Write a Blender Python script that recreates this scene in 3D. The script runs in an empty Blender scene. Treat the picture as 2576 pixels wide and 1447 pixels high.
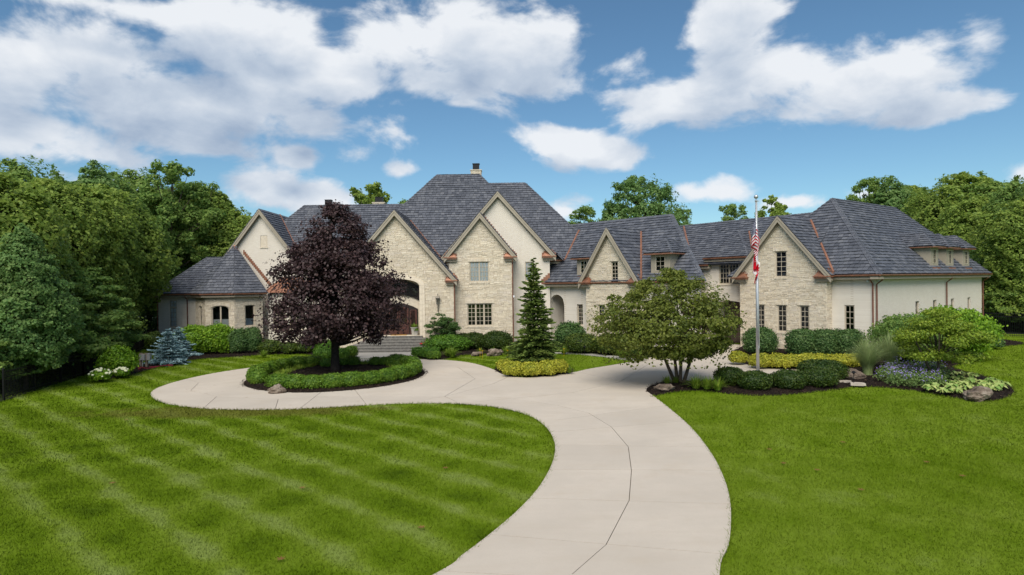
import bpy, bmesh, math, random
import numpy as np
from mathutils import Vector, Matrix, noise as mnoise

R = math.radians
random.seed(7)
rng = np.random.default_rng(7)
scene = bpy.context.scene
C = scene.collection

# ------------------------------------------------------------------ camera, sky, sun, exposure
FPX, CX, CY, CAMH = 1540.0, 1287.5, 723.5, 5.0          # focal length and centre in units of a 2575 px wide frame
ROLL, PITCH = R(0.8), R(0.46)
cam_d = bpy.data.cameras.new("camera")
cam_d.sensor_width = 36.0
cam_d.lens = 36.0 * FPX / 2575.0
cam_d.clip_end = 3000
cam = bpy.data.objects.new("camera", cam_d)
C.objects.link(cam)
FW = Vector((0, math.cos(PITCH), -math.sin(PITCH)))
UP0 = Vector((0, math.sin(PITCH), math.cos(PITCH)))
RT = Vector((math.cos(ROLL), 0, 0)) - UP0 * math.sin(ROLL)
UP = UP0 * math.cos(ROLL) + Vector((math.sin(ROLL), 0, 0))
m = Matrix((RT, UP, -FW)).transposed().to_4x4()
m.translation = Vector((0, 0, CAMH))
cam.matrix_world = m
scene.camera = cam

SUN_EL, SUN_AZ = R(50), R(192)       # azimuth from +Y clockwise, towards the sun (behind and left of the camera)
sun_dir = Vector((math.sin(SUN_AZ) * math.cos(SUN_EL), math.cos(SUN_AZ) * math.cos(SUN_EL), math.sin(SUN_EL)))
sun_d = bpy.data.lights.new("sun", 'SUN')
sun_d.energy = 2.5
sun_d.angle = R(48)
sun_d.color = (1.0, 0.93, 0.82)
sun = bpy.data.objects.new("sun", sun_d)
C.objects.link(sun)
sun.rotation_euler = sun_dir.to_track_quat('Z', 'Y').to_euler()

vs = scene.view_settings
vs.view_transform = 'Standard'
vs.look = 'None'
vs.gamma = 1
vs.use_curve_mapping = False
vs.exposure = 0.86
scene.cycles.use_denoising = True
scene.cycles.max_bounces = 7
scene.cycles.diffuse_bounces = 3
scene.cycles.glossy_bounces = 2
scene.cycles.transmission_bounces = 3
scene.cycles.transparent_max_bounces = 6
scene.cycles.caustics_reflective = False
scene.cycles.caustics_refractive = False


def ray(u, v):
    return (FW * FPX + RT * (u - CX) + UP * (CY - v)).normalized()


def G(u, v, z=0.0):
    """ground point seen at (u, v)"""
    d = ray(u, v)
    t = (z - CAMH) / d.z
    return Vector((d.x * t, d.y * t, z))


def hits(u, v, P, n):
    d = ray(u, v)
    o = Vector((0, 0, CAMH))
    t = (P - o).dot(n) / d.dot(n)
    return o + d * t


def pxm(p):
    """frame units per metre at p"""
    return FPX / max(1.0, p.y)


# ------------------------------------------------------------------ world
def build_world():
    w = bpy.data.worlds.new("World")
    scene.world = w
    w.use_nodes = True
    nt = w.node_tree
    N, L = nt.nodes, nt.links
    N.clear()

    def node(t, tree=N, **kw):
        n = tree.new(t)
        for k, v in kw.items():
            setattr(n, k, v)
        return n
    # clouds as seen in the sky: (u, v, half width, half height, weight)
    blobs = [(40, 190, 190, 120, 1), (230, 140, 200, 115, 1), (330, 250, 300, 120, 1), (560, 270, 260, 110, 1),
             (560, 120, 140, 90, .95), (700, 90, 200, 90, 1), (830, 170, 260, 110, 1), (960, 110, 150, 110, .95),
             (1090, 200, 230, 55, .9), (1180, 120, 150, 110, 1), (1330, 140, 150, 115, 1), (1400, 215, 120, 40, .7),
             (760, 300, 120, 55, .9), (90, 330, 230, 70, 1), (520, 365, 200, 45, .85), (260, 390, 200, 30, .6),
             (740, 395, 70, 35, .85), (960, 330, 110, 60, .55), (900, 385, 70, 40, .5), (1560, 165, 110, 60, .55),
             (350, 30, 420, 45, .75), (1845, 90, 150, 120, 1), (1950, 180, 250, 95, 1), (1760, 260, 280, 75, 1),
             (2130, 230, 270, 95, 1), (2330, 280, 190, 45, .95), (1420, 370, 120, 62, 1), (1530, 390, 130, 40, .8),
             (660, 470, 110, 70, 1), (790, 500, 130, 50, .9), (1010, 430, 55, 30, .75), (1160, 258, 60, 12, .5),
             (1770, 485, 100, 30, .75), (1420, 530, 60, 45, .6), (2480, 120, 80, 70, .5), (2010, 510, 90, 22, .6),
             (2170, 490, 60, 20, .5), (2560, 430, 60, 50, .5), (300, 480, 200, 50, .6)]
    g = bpy.data.node_groups.new("cloud_field", 'ShaderNodeTree')
    g.interface.new_socket("P", in_out='INPUT', socket_type='NodeSocketVector')
    g.interface.new_socket("B", in_out='OUTPUT', socket_type='NodeSocketFloat')
    gi, go = g.nodes.new('NodeGroupInput'), g.nodes.new('NodeGroupOutput')
    last = None
    for (u, v, hw, hh, wt) in blobs:
        d = ray(u, v)
        az, el = math.atan2(d.x, d.y), math.asin(d.z)
        d2, d3 = ray(u + hw, v), ray(u, v - hh)
        ra, re = abs(math.atan2(d2.x, d2.y) - az), abs(math.asin(d3.z) - el)
        a = g.nodes.new('ShaderNodeVectorMath'); a.operation = 'MULTIPLY_ADD'
        a.inputs[1].default_value = (1 / ra, 1 / re, 0)
        a.inputs[2].default_value = (-az / ra, -el / re, 0)
        g.links.new(gi.outputs[0], a.inputs[0])
        b = g.nodes.new('ShaderNodeVectorMath'); b.operation = 'LENGTH'
        g.links.new(a.outputs[0], b.inputs[0])
        c = g.nodes.new('ShaderNodeMath'); c.operation = 'MULTIPLY_ADD'
        c.inputs[1].default_value = -1.0 * wt
        c.inputs[2].default_value = 1.44 * wt - 0.25
        g.links.new(b.outputs['Value'], c.inputs[0])
        if last is None:
            last = c
        else:
            mx = g.nodes.new('ShaderNodeMath'); mx.operation = 'SMOOTH_MAX'
            mx.inputs[2].default_value = 0.25
            g.links.new(last.outputs[0], mx.inputs[0]); g.links.new(c.outputs[0], mx.inputs[1])
            last = mx
    g.links.new(last.outputs[0], go.inputs[0])

    tc = node('ShaderNodeTexCoord')
    sep = node('ShaderNodeSeparateXYZ')
    L.new(tc.outputs['Generated'], sep.inputs[0])

    def mth(op, a, b=None, c=None, clamp=False):
        n = node('ShaderNodeMath', operation=op, use_clamp=clamp)
        for i, x in enumerate((a, b, c)):
            if x is None:
                continue
            if isinstance(x, (int, float)):
                n.inputs[i].default_value = x
            else:
                L.new(x, n.inputs[i])
        return n.outputs[0]
    X, Y, Z = sep.outputs
    az = mth('ARCTAN2', X, Y)
    el = mth('ARCSINE', Z)

    def noisev(scale, detail, rough, vec, dist=0.0):
        n = node('ShaderNodeTexNoise', noise_dimensions='3D')
        n.inputs['Scale'].default_value = scale
        n.inputs['Detail'].default_value = detail
        n.inputs['Roughness'].default_value = rough
        n.inputs['Distortion'].default_value = dist
        L.new(vec, n.inputs['Vector'])
        return n.outputs[0]
    str_ = node('ShaderNodeVectorMath', operation='MULTIPLY')
    str_.inputs[1].default_value = (1, 1, 1.7)
    L.new(tc.outputs['Generated'], str_.inputs[0])
    V0 = str_.outputs[0]
    gaz, gel = mth('SUBTRACT', mth('ABSOLUTE', az), 0.72), mth('SUBTRACT', el, 0.46)
    away = mth('MAXIMUM', mth('MULTIPLY', gaz, 8.0, clamp=True), mth('MULTIPLY', gel, 8.0, clamp=True))

    def field(dz):
        comb = node('ShaderNodeCombineXYZ')
        L.new(az, comb.inputs[0])
        L.new(mth('ADD', el, dz), comb.inputs[1])
        gr = node('ShaderNodeGroup'); gr.node_tree = g
        L.new(comb.outputs[0], gr.inputs[0])
        off = node('ShaderNodeVectorMath', operation='ADD')
        off.inputs[1].default_value = (0, 0, dz * 1.7)
        L.new(V0, off.inputs[0])
        gen = mth('MULTIPLY_ADD', noisev(1.9, 3, .5, off.outputs[0]), 3.2, -1.55)
        base = node('ShaderNodeMix', data_type='FLOAT')
        L.new(away, base.inputs[0]); L.new(gr.outputs[0], base.inputs[2]); L.new(gen, base.inputs[3])
        n1 = noisev(6.5, 10, .58, off.outputs[0], .35)
        n2 = noisev(22, 5, .55, off.outputs[0], .1)
        f = mth('ADD', base.outputs[0], mth('MULTIPLY_ADD', n1, 2.5, -1.27))
        return mth('ADD', f, mth('MULTIPLY_ADD', n2, .75, -.37)), n1
    d0, nz = field(0.0)
    d1, _ = field(0.05)
    mr = node('ShaderNodeMapRange', interpolation_type='SMOOTHSTEP')
    mr.inputs['From Min'].default_value = -0.02
    mr.inputs['From Max'].default_value = 0.55
    L.new(d0, mr.inputs['Value'])
    dens = mr.outputs[0]
    # thicker cloud above a point shades it
    lit = mth('ADD', mth('MULTIPLY_ADD', d1, -0.62, 0.93), mth('MULTIPLY_ADD', noisev(3.6, 4, .55, V0), 1.5, -.80), clamp=True)
    ramp = node('ShaderNodeValToRGB')
    ramp.color_ramp.elements[0].color = (0.37, 0.46, 0.60, 1)
    ramp.color_ramp.elements[1].color = (0.89, 0.91, 0.94, 1)
    e = ramp.color_ramp.elements.new(0.45); e.color = (0.58, 0.65, 0.75, 1)
    L.new(lit, ramp.inputs[0])
    sky = node('ShaderNodeTexSky', sky_type='NISHITA')
    sky.sun_disc = False
    sky.sun_elevation = SUN_EL
    sky.sun_rotation = SUN_AZ
    sky.air_density = 1.0
    sky.dust_density = 0.2
    sky.ozone_density = 1.2
    # the sky's own colour at strength 0.1; clouds are given in final units and divided by it
    skm = node('ShaderNodeHueSaturation')
    skm.inputs['Saturation'].default_value = 0.98
    skm.inputs['Value'].default_value = 0.515
    L.new(sky.outputs[0], skm.inputs['Color'])
    tint = node('ShaderNodeMix', data_type='RGBA', blend_type='MULTIPLY')
    tint.inputs[0].default_value = 1
    tint.inputs[7].default_value = (.60, .82, .90, 1)
    L.new(skm.outputs[0], tint.inputs[6])
    cl = node('ShaderNodeMix', data_type='RGBA', blend_type='MULTIPLY')
    cl.inputs[0].default_value = 1
    L.new(ramp.outputs[0], cl.inputs[6])
    cl.inputs[7].default_value = (4.1, 4.15, 4.2, 1)
    mix = node('ShaderNodeMix', data_type='RGBA')
    L.new(mth('MULTIPLY', dens, 0.97), mix.inputs[0])
    L.new(tint.outputs[2], mix.inputs[6]); L.new(cl.outputs[2], mix.inputs[7])
    bg = node('ShaderNodeBackground')
    bg.inputs['Strength'].default_value = 0.13
    L.new(mix.outputs[2], bg.inputs['Color'])
    out = node('ShaderNodeOutputWorld')
    L.new(bg.outputs[0], out.inputs[0])
    w.cycles.sampling_method = 'MANUAL'
    w.cycles.sample_map_resolution = 512


build_world()

# ------------------------------------------------------------------ materials
MATS = {}


class NT:
    def __init__(s, name):
        s.m = bpy.data.materials.new(name)
        s.m.use_nodes = True
        s.t = s.m.node_tree
        s.N, s.L = s.t.nodes, s.t.links
        s.N.clear()
        s.out = s.N.new('ShaderNodeOutputMaterial')
        MATS[name] = s.m

    def n(s, t, **kw):
        x = s.N.new(t)
        for k, v in kw.items():
            setattr(x, k, v)
        return x

    def set(s, sock, x):
        if hasattr(x, 'is_output') or isinstance(x, bpy.types.NodeSocket):
            s.L.new(x, sock)
        else:
            sock.default_value = x

    def math(s, op, a, b=None, c=None, clamp=False):
        x = s.n('ShaderNodeMath', operation=op, use_clamp=clamp)
        for i, q in enumerate((a, b, c)):
            if q is not None:
                s.set(x.inputs[i], q)
        return x.outputs[0]

    def pos(s):
        return s.n('ShaderNodeNewGeometry').outputs['Position']

    def objc(s):
        return s.n('ShaderNodeTexCoord').outputs['Object']

    def noise(s, vec, scale, detail=3, rough=.5):
        x = s.n('ShaderNodeTexNoise')
        x.inputs['Scale'].default_value = scale
        x.inputs['Detail'].default_value = detail
        x.inputs['Roughness'].default_value = rough
        s.L.new(vec, x.inputs['Vector'])
        return x.outputs[0]

    def ramp(s, fac, stops):
        x = s.n('ShaderNodeValToRGB')
        els = x.color_ramp.elements
        while len(els) < len(stops):
            els.new(0.5)
        for e, (p, c) in zip(els, stops):
            e.position = p
            e.color = (*c, 1)
        s.set(x.inputs[0], fac)
        return x.outputs[0]

    def mixc(s, fac, a, b, blend='MIX'):
        x = s.n('ShaderNodeMix', data_type='RGBA', blend_type=blend)
        s.set(x.inputs[0], fac)
        for i, q in ((6, a), (7, b)):
            if isinstance(q, tuple):
                q = (*q, 1) if len(q) == 3 else q
            s.set(x.inputs[i], q)
        return x.outputs[2]

    def attr(s, name):
        return s.n('ShaderNodeAttribute', attribute_name=name).outputs['Fac']

    def bump(s, h, strength=.3, dist=.02):
        x = s.n('ShaderNodeBump')
        x.inputs['Strength'].default_value = strength
        x.inputs['Distance'].default_value = dist
        s.L.new(h, x.inputs['Height'])
        return x.outputs[0]

    def pbr(s, col, rough=.8, metal=0, normal=None, spec=.3, coat=0):
        p = s.n('ShaderNodeBsdfPrincipled')
        if isinstance(col, tuple):
            col = (*col, 1) if len(col) == 3 else col
        s.set(p.inputs['Base Color'], col)
        s.set(p.inputs['Roughness'], rough)
        p.inputs['Metallic'].default_value = metal
        p.inputs['Specular IOR Level'].default_value = spec
        p.inputs['Coat Weight'].default_value = coat
        if normal is not None:
            s.L.new(normal, p.inputs['Normal'])
        s.L.new(p.outputs[0], s.out.inputs[0])
        return p


def simple(name, col, rough=.6, metal=0, var=.15, scale=6, spec=.3, bump=0):
    t = NT(name)
    o = t.pos()
    nz = t.noise(o, scale, 4, .6)
    dk, lt = tuple(c * (1 - var) for c in col), tuple(min(1, c * (1 + var)) for c in col)
    c = t.ramp(nz, [(.3, dk), (.7, lt)])
    nm = t.bump(t.noise(o, scale * 6, 3), bump, .01) if bump else None
    t.pbr(c, rough, metal, nm, spec)
    return t.m


def leafmat(name, dark, mid, light, trans=.3, rough=.55, tip=None, clump=.9):
    dark = tuple(c * 3.0 for c in dark); mid = tuple(c * 2.0 for c in mid); light = tuple(c * 1.55 for c in light)
    t = NT(name)
    r = t.attr('rnd')
    nz = t.noise(t.objc(), clump, 2)
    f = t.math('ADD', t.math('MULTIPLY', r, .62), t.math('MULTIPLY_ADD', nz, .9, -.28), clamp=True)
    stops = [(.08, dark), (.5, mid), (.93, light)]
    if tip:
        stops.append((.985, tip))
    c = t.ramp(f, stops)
    p = t.pbr(c, rough, 0, None, .25)
    tr = t.n('ShaderNodeBsdfTranslucent')
    t.L.new(c, tr.inputs[0])
    mx = t.n('ShaderNodeMixShader')
    mx.inputs[0].default_value = trans
    t.L.new(p.outputs[0], mx.inputs[1]); t.L.new(tr.outputs[0], mx.inputs[2])
    t.L.new(mx.outputs[0], t.out.inputs[0])
    return t.m


def lawn_mat():
    t = NT('lawn_grass')
    P = t.pos()
    sp = t.n('ShaderNodeSeparateXYZ'); t.L.new(P, sp.inputs[0])
    x, y = sp.outputs[0], sp.outputs[1]
    warp = t.math('MULTIPLY_ADD', t.noise(P, .35, 2), .9, -.45)
    a = t.math('ADD', t.math('ADD', t.math('MULTIPLY', x, .655), t.math('MULTIPLY', y, .755)), warp)
    s1 = t.math('MULTIPLY_ADD', t.math('POWER', t.math('MULTIPLY_ADD', t.math('SINE', t.math('MULTIPLY', a, 2 * math.pi / 1.5)), .5, .5), 2.4), 2.1, -.75)
    b = t.math('ADD', t.math('SUBTRACT', t.math('MULTIPLY', x, .62), t.math('MULTIPLY', y, .78)), warp)
    s2 = t.math('SINE', t.math('MULTIPLY', b, 2 * math.pi / 2.3))
    left = t.math('MULTIPLY_ADD', x, -.35, .8, clamp=True)               # the stripes fade out right of the drive
    s1 = t.math('MULTIPLY', t.math('MULTIPLY', s1, .9), left)
    s2 = t.math('MULTIPLY', t.math('MULTIPLY', s2, .34), left)
    big = t.math('MULTIPLY_ADD', t.noise(P, .22, 5, .65), 2.6, -1.3)
    med = t.math('MULTIPLY_ADD', t.noise(P, .9, 6, .66), 4.2, -2.1)
    fine = t.math('MULTIPLY_ADD', t.noise(P, 14, 4, .7), .8, -.4)
    f = t.math('ADD', t.math('ADD', s1, s2), t.math('ADD', t.math('ADD', big, med), fine))
    f = t.math('ADD', f, t.math('MULTIPLY_ADD', t.attr('rnd'), .45, .12))
    f = t.math('MULTIPLY_ADD', f, .235, .44, clamp=True)
    c = t.ramp(f, [(.05, (.044, .080, .003)), (.36, (.096, .156, .006)), (.62, (.136, .199, .016)), (.92, (.180, .236, .052))])
    # worn olive turf along the edge of the loop, and dry flecks
    dry = t.math('MULTIPLY_ADD', t.noise(P, .35, 3), 6, -3.9, clamp=True)
    c = t.mixc(t.math('MULTIPLY', dry, .35), c, (.13, .13, .035))
    vx = t.n('ShaderNodeVectorMath', operation='SUBTRACT'); t.L.new(P, vx.inputs[0]); vx.inputs[1].default_value = (-11.2, 24.4, 0)
    vm = t.n('ShaderNodeVectorMath', operation='MULTIPLY'); t.L.new(vx.outputs[0], vm.inputs[0]); vm.inputs[1].default_value = (.14, .75, 0)
    ln = t.n('ShaderNodeVectorMath', operation='LENGTH'); t.L.new(vm.outputs[0], ln.inputs[0])
    wrn = t.math('MULTIPLY', t.math('MULTIPLY_ADD', t.math('ADD', ln.outputs['Value'], t.math('MULTIPLY_ADD', t.noise(P, 1.6, 3), 1.2, -.6)), -2.2, 2.2, clamp=True), .8)
    c = t.mixc(wrn, c, (.118, .118, .022))
    p = t.pbr(c, .9, 0, t.bump(t.noise(P, 40, 4, .7), .7, .03), .04)
    return t.m


lawn_mat()


def brick_mat():
    t = NT('painted_brick')
    P = t.pos()
    sp = t.n('ShaderNodeSeparateXYZ'); t.L.new(P, sp.inputs[0])
    cb = t.n('ShaderNodeCombineXYZ')
    t.L.new(t.math('ADD', sp.outputs[0], t.math('MULTIPLY', sp.outputs[1], .85)), cb.inputs[0])
    t.L.new(sp.outputs[2], cb.inputs[1])
    b = t.n('ShaderNodeTexBrick')
    b.inputs['Scale'].default_value = 1
    b.inputs['Brick Width'].default_value = .215
    b.inputs['Row Height'].default_value = .075
    b.inputs['Mortar Size'].default_value = .009
    b.inputs['Mortar Smooth'].default_value = .4
    b.inputs['Color1'].default_value = (.75, .70, .62, 1)
    b.inputs['Color2'].default_value = (.69, .635, .555, 1)
    b.inputs['Mortar'].default_value = (.60, .54, .45, 1)
    t.L.new(cb.outputs[0], b.inputs['Vector'])
    dirt = t.noise(P, .7, 4, .6)
    c = t.mixc(t.math('MULTIPLY_ADD', dirt, .5, -.1, clamp=True), b.outputs[0], (.60, .535, .44))
    sv = t.n('ShaderNodeVectorMath', operation='MULTIPLY'); t.L.new(P, sv.inputs[0]); sv.inputs[1].default_value = (2.2, 2.2, .25)
    c = t.mixc(t.math('MULTIPLY_ADD', t.noise(sv.outputs[0], 1.0, 4, .6), 1.2, -.68, clamp=True), c, (.55, .50, .42))
    h = t.math('ADD', t.math('MULTIPLY', b.outputs['Fac'], -1.0), t.math('MULTIPLY', t.noise(P, 30, 3), .5))
    t.pbr(c, .85, 0, t.bump(h, .5, .012), .2)


brick_mat()


def stone_mat(name, attr=True):
    t = NT(name)
    P = t.pos()
    r = t.attr('rnd') if attr else t.n('ShaderNodeObjectInfo').outputs['Random']
    c = t.ramp(r, [(0, (.58, .50, .385)), (.25, (.65, .57, .445)), (.6, (.70, .62, .485)), (.85, (.75, .675, .545)), (1, (.62, .545, .46))])
    c = t.mixc(t.math('MULTIPLY_ADD', t.noise(P, 5, 5, .65), 1.6, -.65, clamp=True), c, (.53, .45, .335))
    c = t.mixc(t.math('MULTIPLY_ADD', t.noise(P, .45, 3, .6), 1.5, -.75, clamp=True), c, (.55, .50, .44))
    t.pbr(c, .9, 0, t.bump(t.noise(P, 14, 6, .7), .8, .03), .15)


stone_mat('stone_block')
stone_mat('stone_single', False)


def slate_mat(name, attr=True):
    t = NT(name)
    P = t.pos()
    r = t.attr('rnd') if attr else t.n('ShaderNodeObjectInfo').outputs['Random']
    c = t.ramp(r, [(0, (.062, .068, .085)), (.4, (.086, .093, .113)), (.75, (.108, .115, .137)), (1, (.145, .151, .17))])
    st = t.n('ShaderNodeVectorMath', operation='MULTIPLY'); t.L.new(P, st.inputs[0]); st.inputs[1].default_value = (9, 9, 2.2)
    c = t.mixc(t.math('MULTIPLY_ADD', t.noise(st.outputs[0], 1.6, 4, .6), 1.4, -.5, clamp=True), c, (.062, .068, .085))
    c = t.mixc(t.math('MULTIPLY_ADD', t.noise(P, .35, 3, .55), .8, -.42, clamp=True), c, (.115, .118, .13))
    t.pbr(c, .62, 0, t.bump(t.noise(st.outputs[0], 5, 4, .6), .45, .01), .35)


slate_mat('slate_shake')
slate_mat('slate_single', False)


def concrete_mat(name, base, tint=.0):
    t = NT(name)
    P = t.pos()
    a = t.noise(P, .35, 5, .6)
    b = t.noise(P, 3.5, 6, .7)
    c = t.ramp(a, [(.3, tuple(x * .86 for x in base)), (.72, tuple(min(1, x * 1.06) for x in base))])
    st = t.n('ShaderNodeVectorMath', operation='MULTIPLY'); t.L.new(P, st.inputs[0]); st.inputs[1].default_value = (.5, 2.2, 1)
    c = t.mixc(t.math('MULTIPLY_ADD', t.noise(st.outputs[0], .9, 6, .7), 1.8, -.9, clamp=True), c, (base[0] * .83, base[1] * .78, base[2] * .72))
    c = t.mixc(t.math('MULTIPLY_ADD', b, 1.2, -.55, clamp=True), c, tuple(x * .84 for x in base))
    c = t.mixc(t.math('MULTIPLY_ADD', t.noise(P, .8, 4, .6), 2.6, -1.45, clamp=True), c, (base[0] * .86, base[1] * .80, base[2] * .72))
    c = t.mixc(t.math('MULTIPLY_ADD', t.noise(P, .16, 3, .5), 2.2, -1.0, clamp=True), c, tuple(x * .87 for x in base))
    sp = t.noise(P, 60, 2)
    c = t.mixc(t.math('MULTIPLY_ADD', sp, 2, -.95, clamp=True), c, tuple(x * .8 for x in base))
    rv = t.n('ShaderNodeObjectInfo').outputs['Random']
    c = t.mixc(t.math('MULTIPLY', rv, .30), c, tuple(x * .72 for x in base))
    t.pbr(c, .85, 0, t.bump(t.noise(P, 45, 4), .25, .006), .2)


concrete_mat('drive_concrete', (.53, .468, .395))
concrete_mat('walk_concrete', (.34, .325, .30))
simple('joint_dark', (.15, .13, .10), .9)
simple('steps_bluestone', (.19, .18, .165), .8, var=.35, scale=7, bump=.3)


def mulch():
    t = NT('bark_mulch')
    P = t.pos()
    v = t.n('ShaderNodeTexVoronoi'); v.inputs['Scale'].default_value = 22
    t.L.new(P, v.inputs['Vector'])
    c = t.ramp(v.outputs['Color'], [(.1, (.008, .006, .0055)), (.6, (.022, .016, .013)), (1, (.055, .036, .026))])
    c = t.mixc(t.math('MULTIPLY_ADD', t.noise(P, .6, 3), 1.6, -.75, clamp=True), c, (.030, .016, .010))
    t.pbr(c, .95, 0, t.bump(t.math('ADD', v.outputs['Distance'], t.noise(P, 30, 4)), 1, .05), .1)


mulch()
simple('copper', (.31, .145, .09), .42, .45, .28, 3, .5)
simple('copper_pipe', (.20, .085, .055), .5, .4, .25, 3, .4)
simple('taupe_trim', (.335, .295, .23), .65, 0, .08, 2)
simple('window_frame_taupe', (.47, .41, .32), .5, 0, .06, 2)
simple('limestone_trim', (.68, .60, .48), .85, 0, .10, 5, .2, .2)
simple('mortar', (.56, .495, .395), .95, 0, .12, 8)
simple('soffit_shadow', (.22, .19, .145), .8)
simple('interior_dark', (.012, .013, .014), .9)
simple('blind_white', (.85, .88, .92), .8, 0, .05, 2)
simple('curtain_white', (.72, .74, .72), .9, 0, .05, 9)
simple('door_mahogany', (.085, .036, .030), .35, 0, .35, 4, .5)
simple('door_dark_frame', (.022, .016, .014), .4, 0, .2, 4, .5)
simple('garage_door_brown', (.085, .06, .05), .55, 0, .2, 3)
simple('chimney_cap_black', (.02, .021, .024), .5, .3)
simple('pole_aluminium', (.52, .53, .55), .38, .75, .06, 2, .5)
simple('iron_black', (.010, .011, .011), .5, .2)
simple('lantern_bronze', (.30, .27, .22), .5, .5)
simple('planter_grey', (.42, .40, .36), .85, 0, .12, 5)
simple('door_mat_tan', (.42, .24, .07), .95, 0, .15, 20)
simple('red_plastic', (.55, .02, .03), .45, 0, .05)
simple('hose_red', (.20, .015, .03), .5)
simple('weathered_wood', (.17, .145, .115), .9, 0, .3, 4, .2, .4)
simple('meter_grey', (.24, .25, .26), .6, .2)
simple('white_plastic', (.75, .76, .78), .4)
simple('bark_grey', (.075, .062, .048), .95, 0, .45, 9, .1, .7)
simple('bark_dark', (.028, .023, .020), .95, 0, .4, 9, .1, .7)
simple('bark_brown', (.10, .072, .05), .9, 0, .35, 9, .15, .5)
simple('flagstone', (.42, .37, .31), .9, 0, .25, 3, .15, .4)
simple('dead_leaf', (.18, .075, .03), .9, 0, .4, 30)
simple('petal_violet', (.22, .17, .42), .7, 0, .25, 30)
simple('petal_cream', (.66, .66, .45), .8, 0, .15, 14)
simple('petal_yellow', (.75, .42, .02), .6)
simple('ground_soil', (.018, .022, .010), .95, 0, .5, 1.5)


def boulder_mat():
    t = NT('boulder_rock')
    P = t.pos()
    c = t.ramp(t.noise(P, 3.0, 6, .65), [(.3, (.055, .042, .034)), (.5, (.17, .13, .10)), (.72, (.34, .29, .235))])
    t.pbr(c, .9, 0, t.bump(t.noise(P, 7, 8, .7), .9, .08), .2)


boulder_mat()


def glass_mat():
    t = NT('window_glass')
    tr = t.n('ShaderNodeBsdfTransparent'); tr.inputs[0].default_value = (.97, .98, .98, 1)
    gl = t.n('ShaderNodeBsdfGlossy'); gl.inputs['Roughness'].default_value = .03
    gl.inputs['Color'].default_value = (.9, .95, 1, 1)
    fr = t.n('ShaderNodeFresnel'); fr.inputs[0].default_value = 1.5
    mx = t.n('ShaderNodeMixShader')
    t.L.new(fr.outputs[0], mx.inputs[0]); t.L.new(tr.outputs[0], mx.inputs[1]); t.L.new(gl.outputs[0], mx.inputs[2])
    t.L.new(mx.outputs[0], t.out.inputs[0])


glass_mat()
leafmat('leaf_maple_purple', (0.01, 0.006, 0.0065), (0.029, 0.0168, 0.0175), (0.07, 0.042, 0.04), 0.26, .45, (.12, .05, .03), .8)
leafmat('leaf_crabapple', (0.028, 0.04, 0.007), (0.078, 0.094, 0.015), (0.15, 0.165, 0.034), 0.42, .5, (.17, .19, .04), .8)
leafmat('leaf_wood_a', (0.034, 0.068, 0.016), (0.098, 0.156, 0.034), (0.18, 0.235, 0.06), 0.46, .55, None, .25)
leafmat('leaf_wood_b', (0.044, 0.072, 0.013), (0.118, 0.168, 0.029), (0.21, 0.255, 0.05), 0.46, .55, None, .25)
leafmat('leaf_wood_c', (0.032, 0.068, 0.02), (0.086, 0.148, 0.042), (0.155, 0.215, 0.07), 0.48, .55, None, .25)
leafmat('leaf_boxwood', (0.012, 0.034, 0.003), (0.042, 0.095, 0.008), (0.095, 0.17, 0.016), .2, .5, None, 2)
leafmat('leaf_hedge_ring', (0.014, 0.034, 0.003), (0.055, 0.105, 0.008), (0.12, 0.175, 0.018), .2, .5, (.26, .17, .07), 1.6)
leafmat('leaf_yew', (0.005, 0.013, 0.002), (0.018, 0.034, 0.004), (0.052, 0.072, 0.009), .15, .5, None, 1.2)
leafmat('leaf_yew_olive', (0.008, 0.016, 0.003), (0.03, 0.05, 0.006), (0.075, 0.092, 0.012), .15, .5, None, 1.2)
leafmat('leaf_privet', (.012, .03, .008), (.038, .074, .020), (.095, .14, .042), .2, .5, None, 1.5)
leafmat('leaf_lime', (0.028, 0.06, 0.004), (0.088, 0.165, 0.01), (0.18, 0.265, 0.02), .3, .5, None, 1.2)
leafmat('leaf_gold', (0.07, 0.08, 0.008), (0.2, 0.2, 0.018), (0.36, 0.33, 0.045), .25, .5, (.46, .30, .10), 2)
leafmat('leaf_jmaple', (.014, .034, .008), (.034, .072, .018), (.085, .11, .03), .3, .5, (.10, .028, .034), 1.5)
leafmat('leaf_jmaple_green', (0.036, 0.062, 0.006), (0.11, 0.155, 0.014), (0.2, 0.235, 0.03), 0.35, .5, None, 1)
leafmat('leaf_spruce', (0.032, 0.056, 0.014), (0.098, 0.14, 0.032), (0.2, 0.24, 0.062), 0.3, .6, None, 1)
leafmat('leaf_blue_spruce', (0.05, 0.085, 0.088), (0.15, 0.225, 0.245), (0.32, 0.42, 0.45), .1, .6, None, 1.5)
leafmat('leaf_grass_pale', (.07, .10, .035), (.15, .19, .075), (.27, .29, .14), .3, .6, None, 1.5)
leafmat('leaf_daylily', (.035, .07, .008), (.10, .15, .015), (.20, .24, .035), .3, .5, None, 2)
leafmat('leaf_hosta', (0.05, 0.1, 0.02), (0.16, 0.21, 0.06), (0.34, 0.35, 0.13), .25, .5, None, 4)
leafmat('leaf_geranium', (.03, .055, .015), (.07, .11, .03), (.13, .165, .055), .25, .6, None, 2)
leafmat('leaf_under', (0.01, 0.022, 0.006), (0.028, 0.055, 0.014), (0.06, 0.09, 0.022), 0.3, .6, None, .4)


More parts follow.
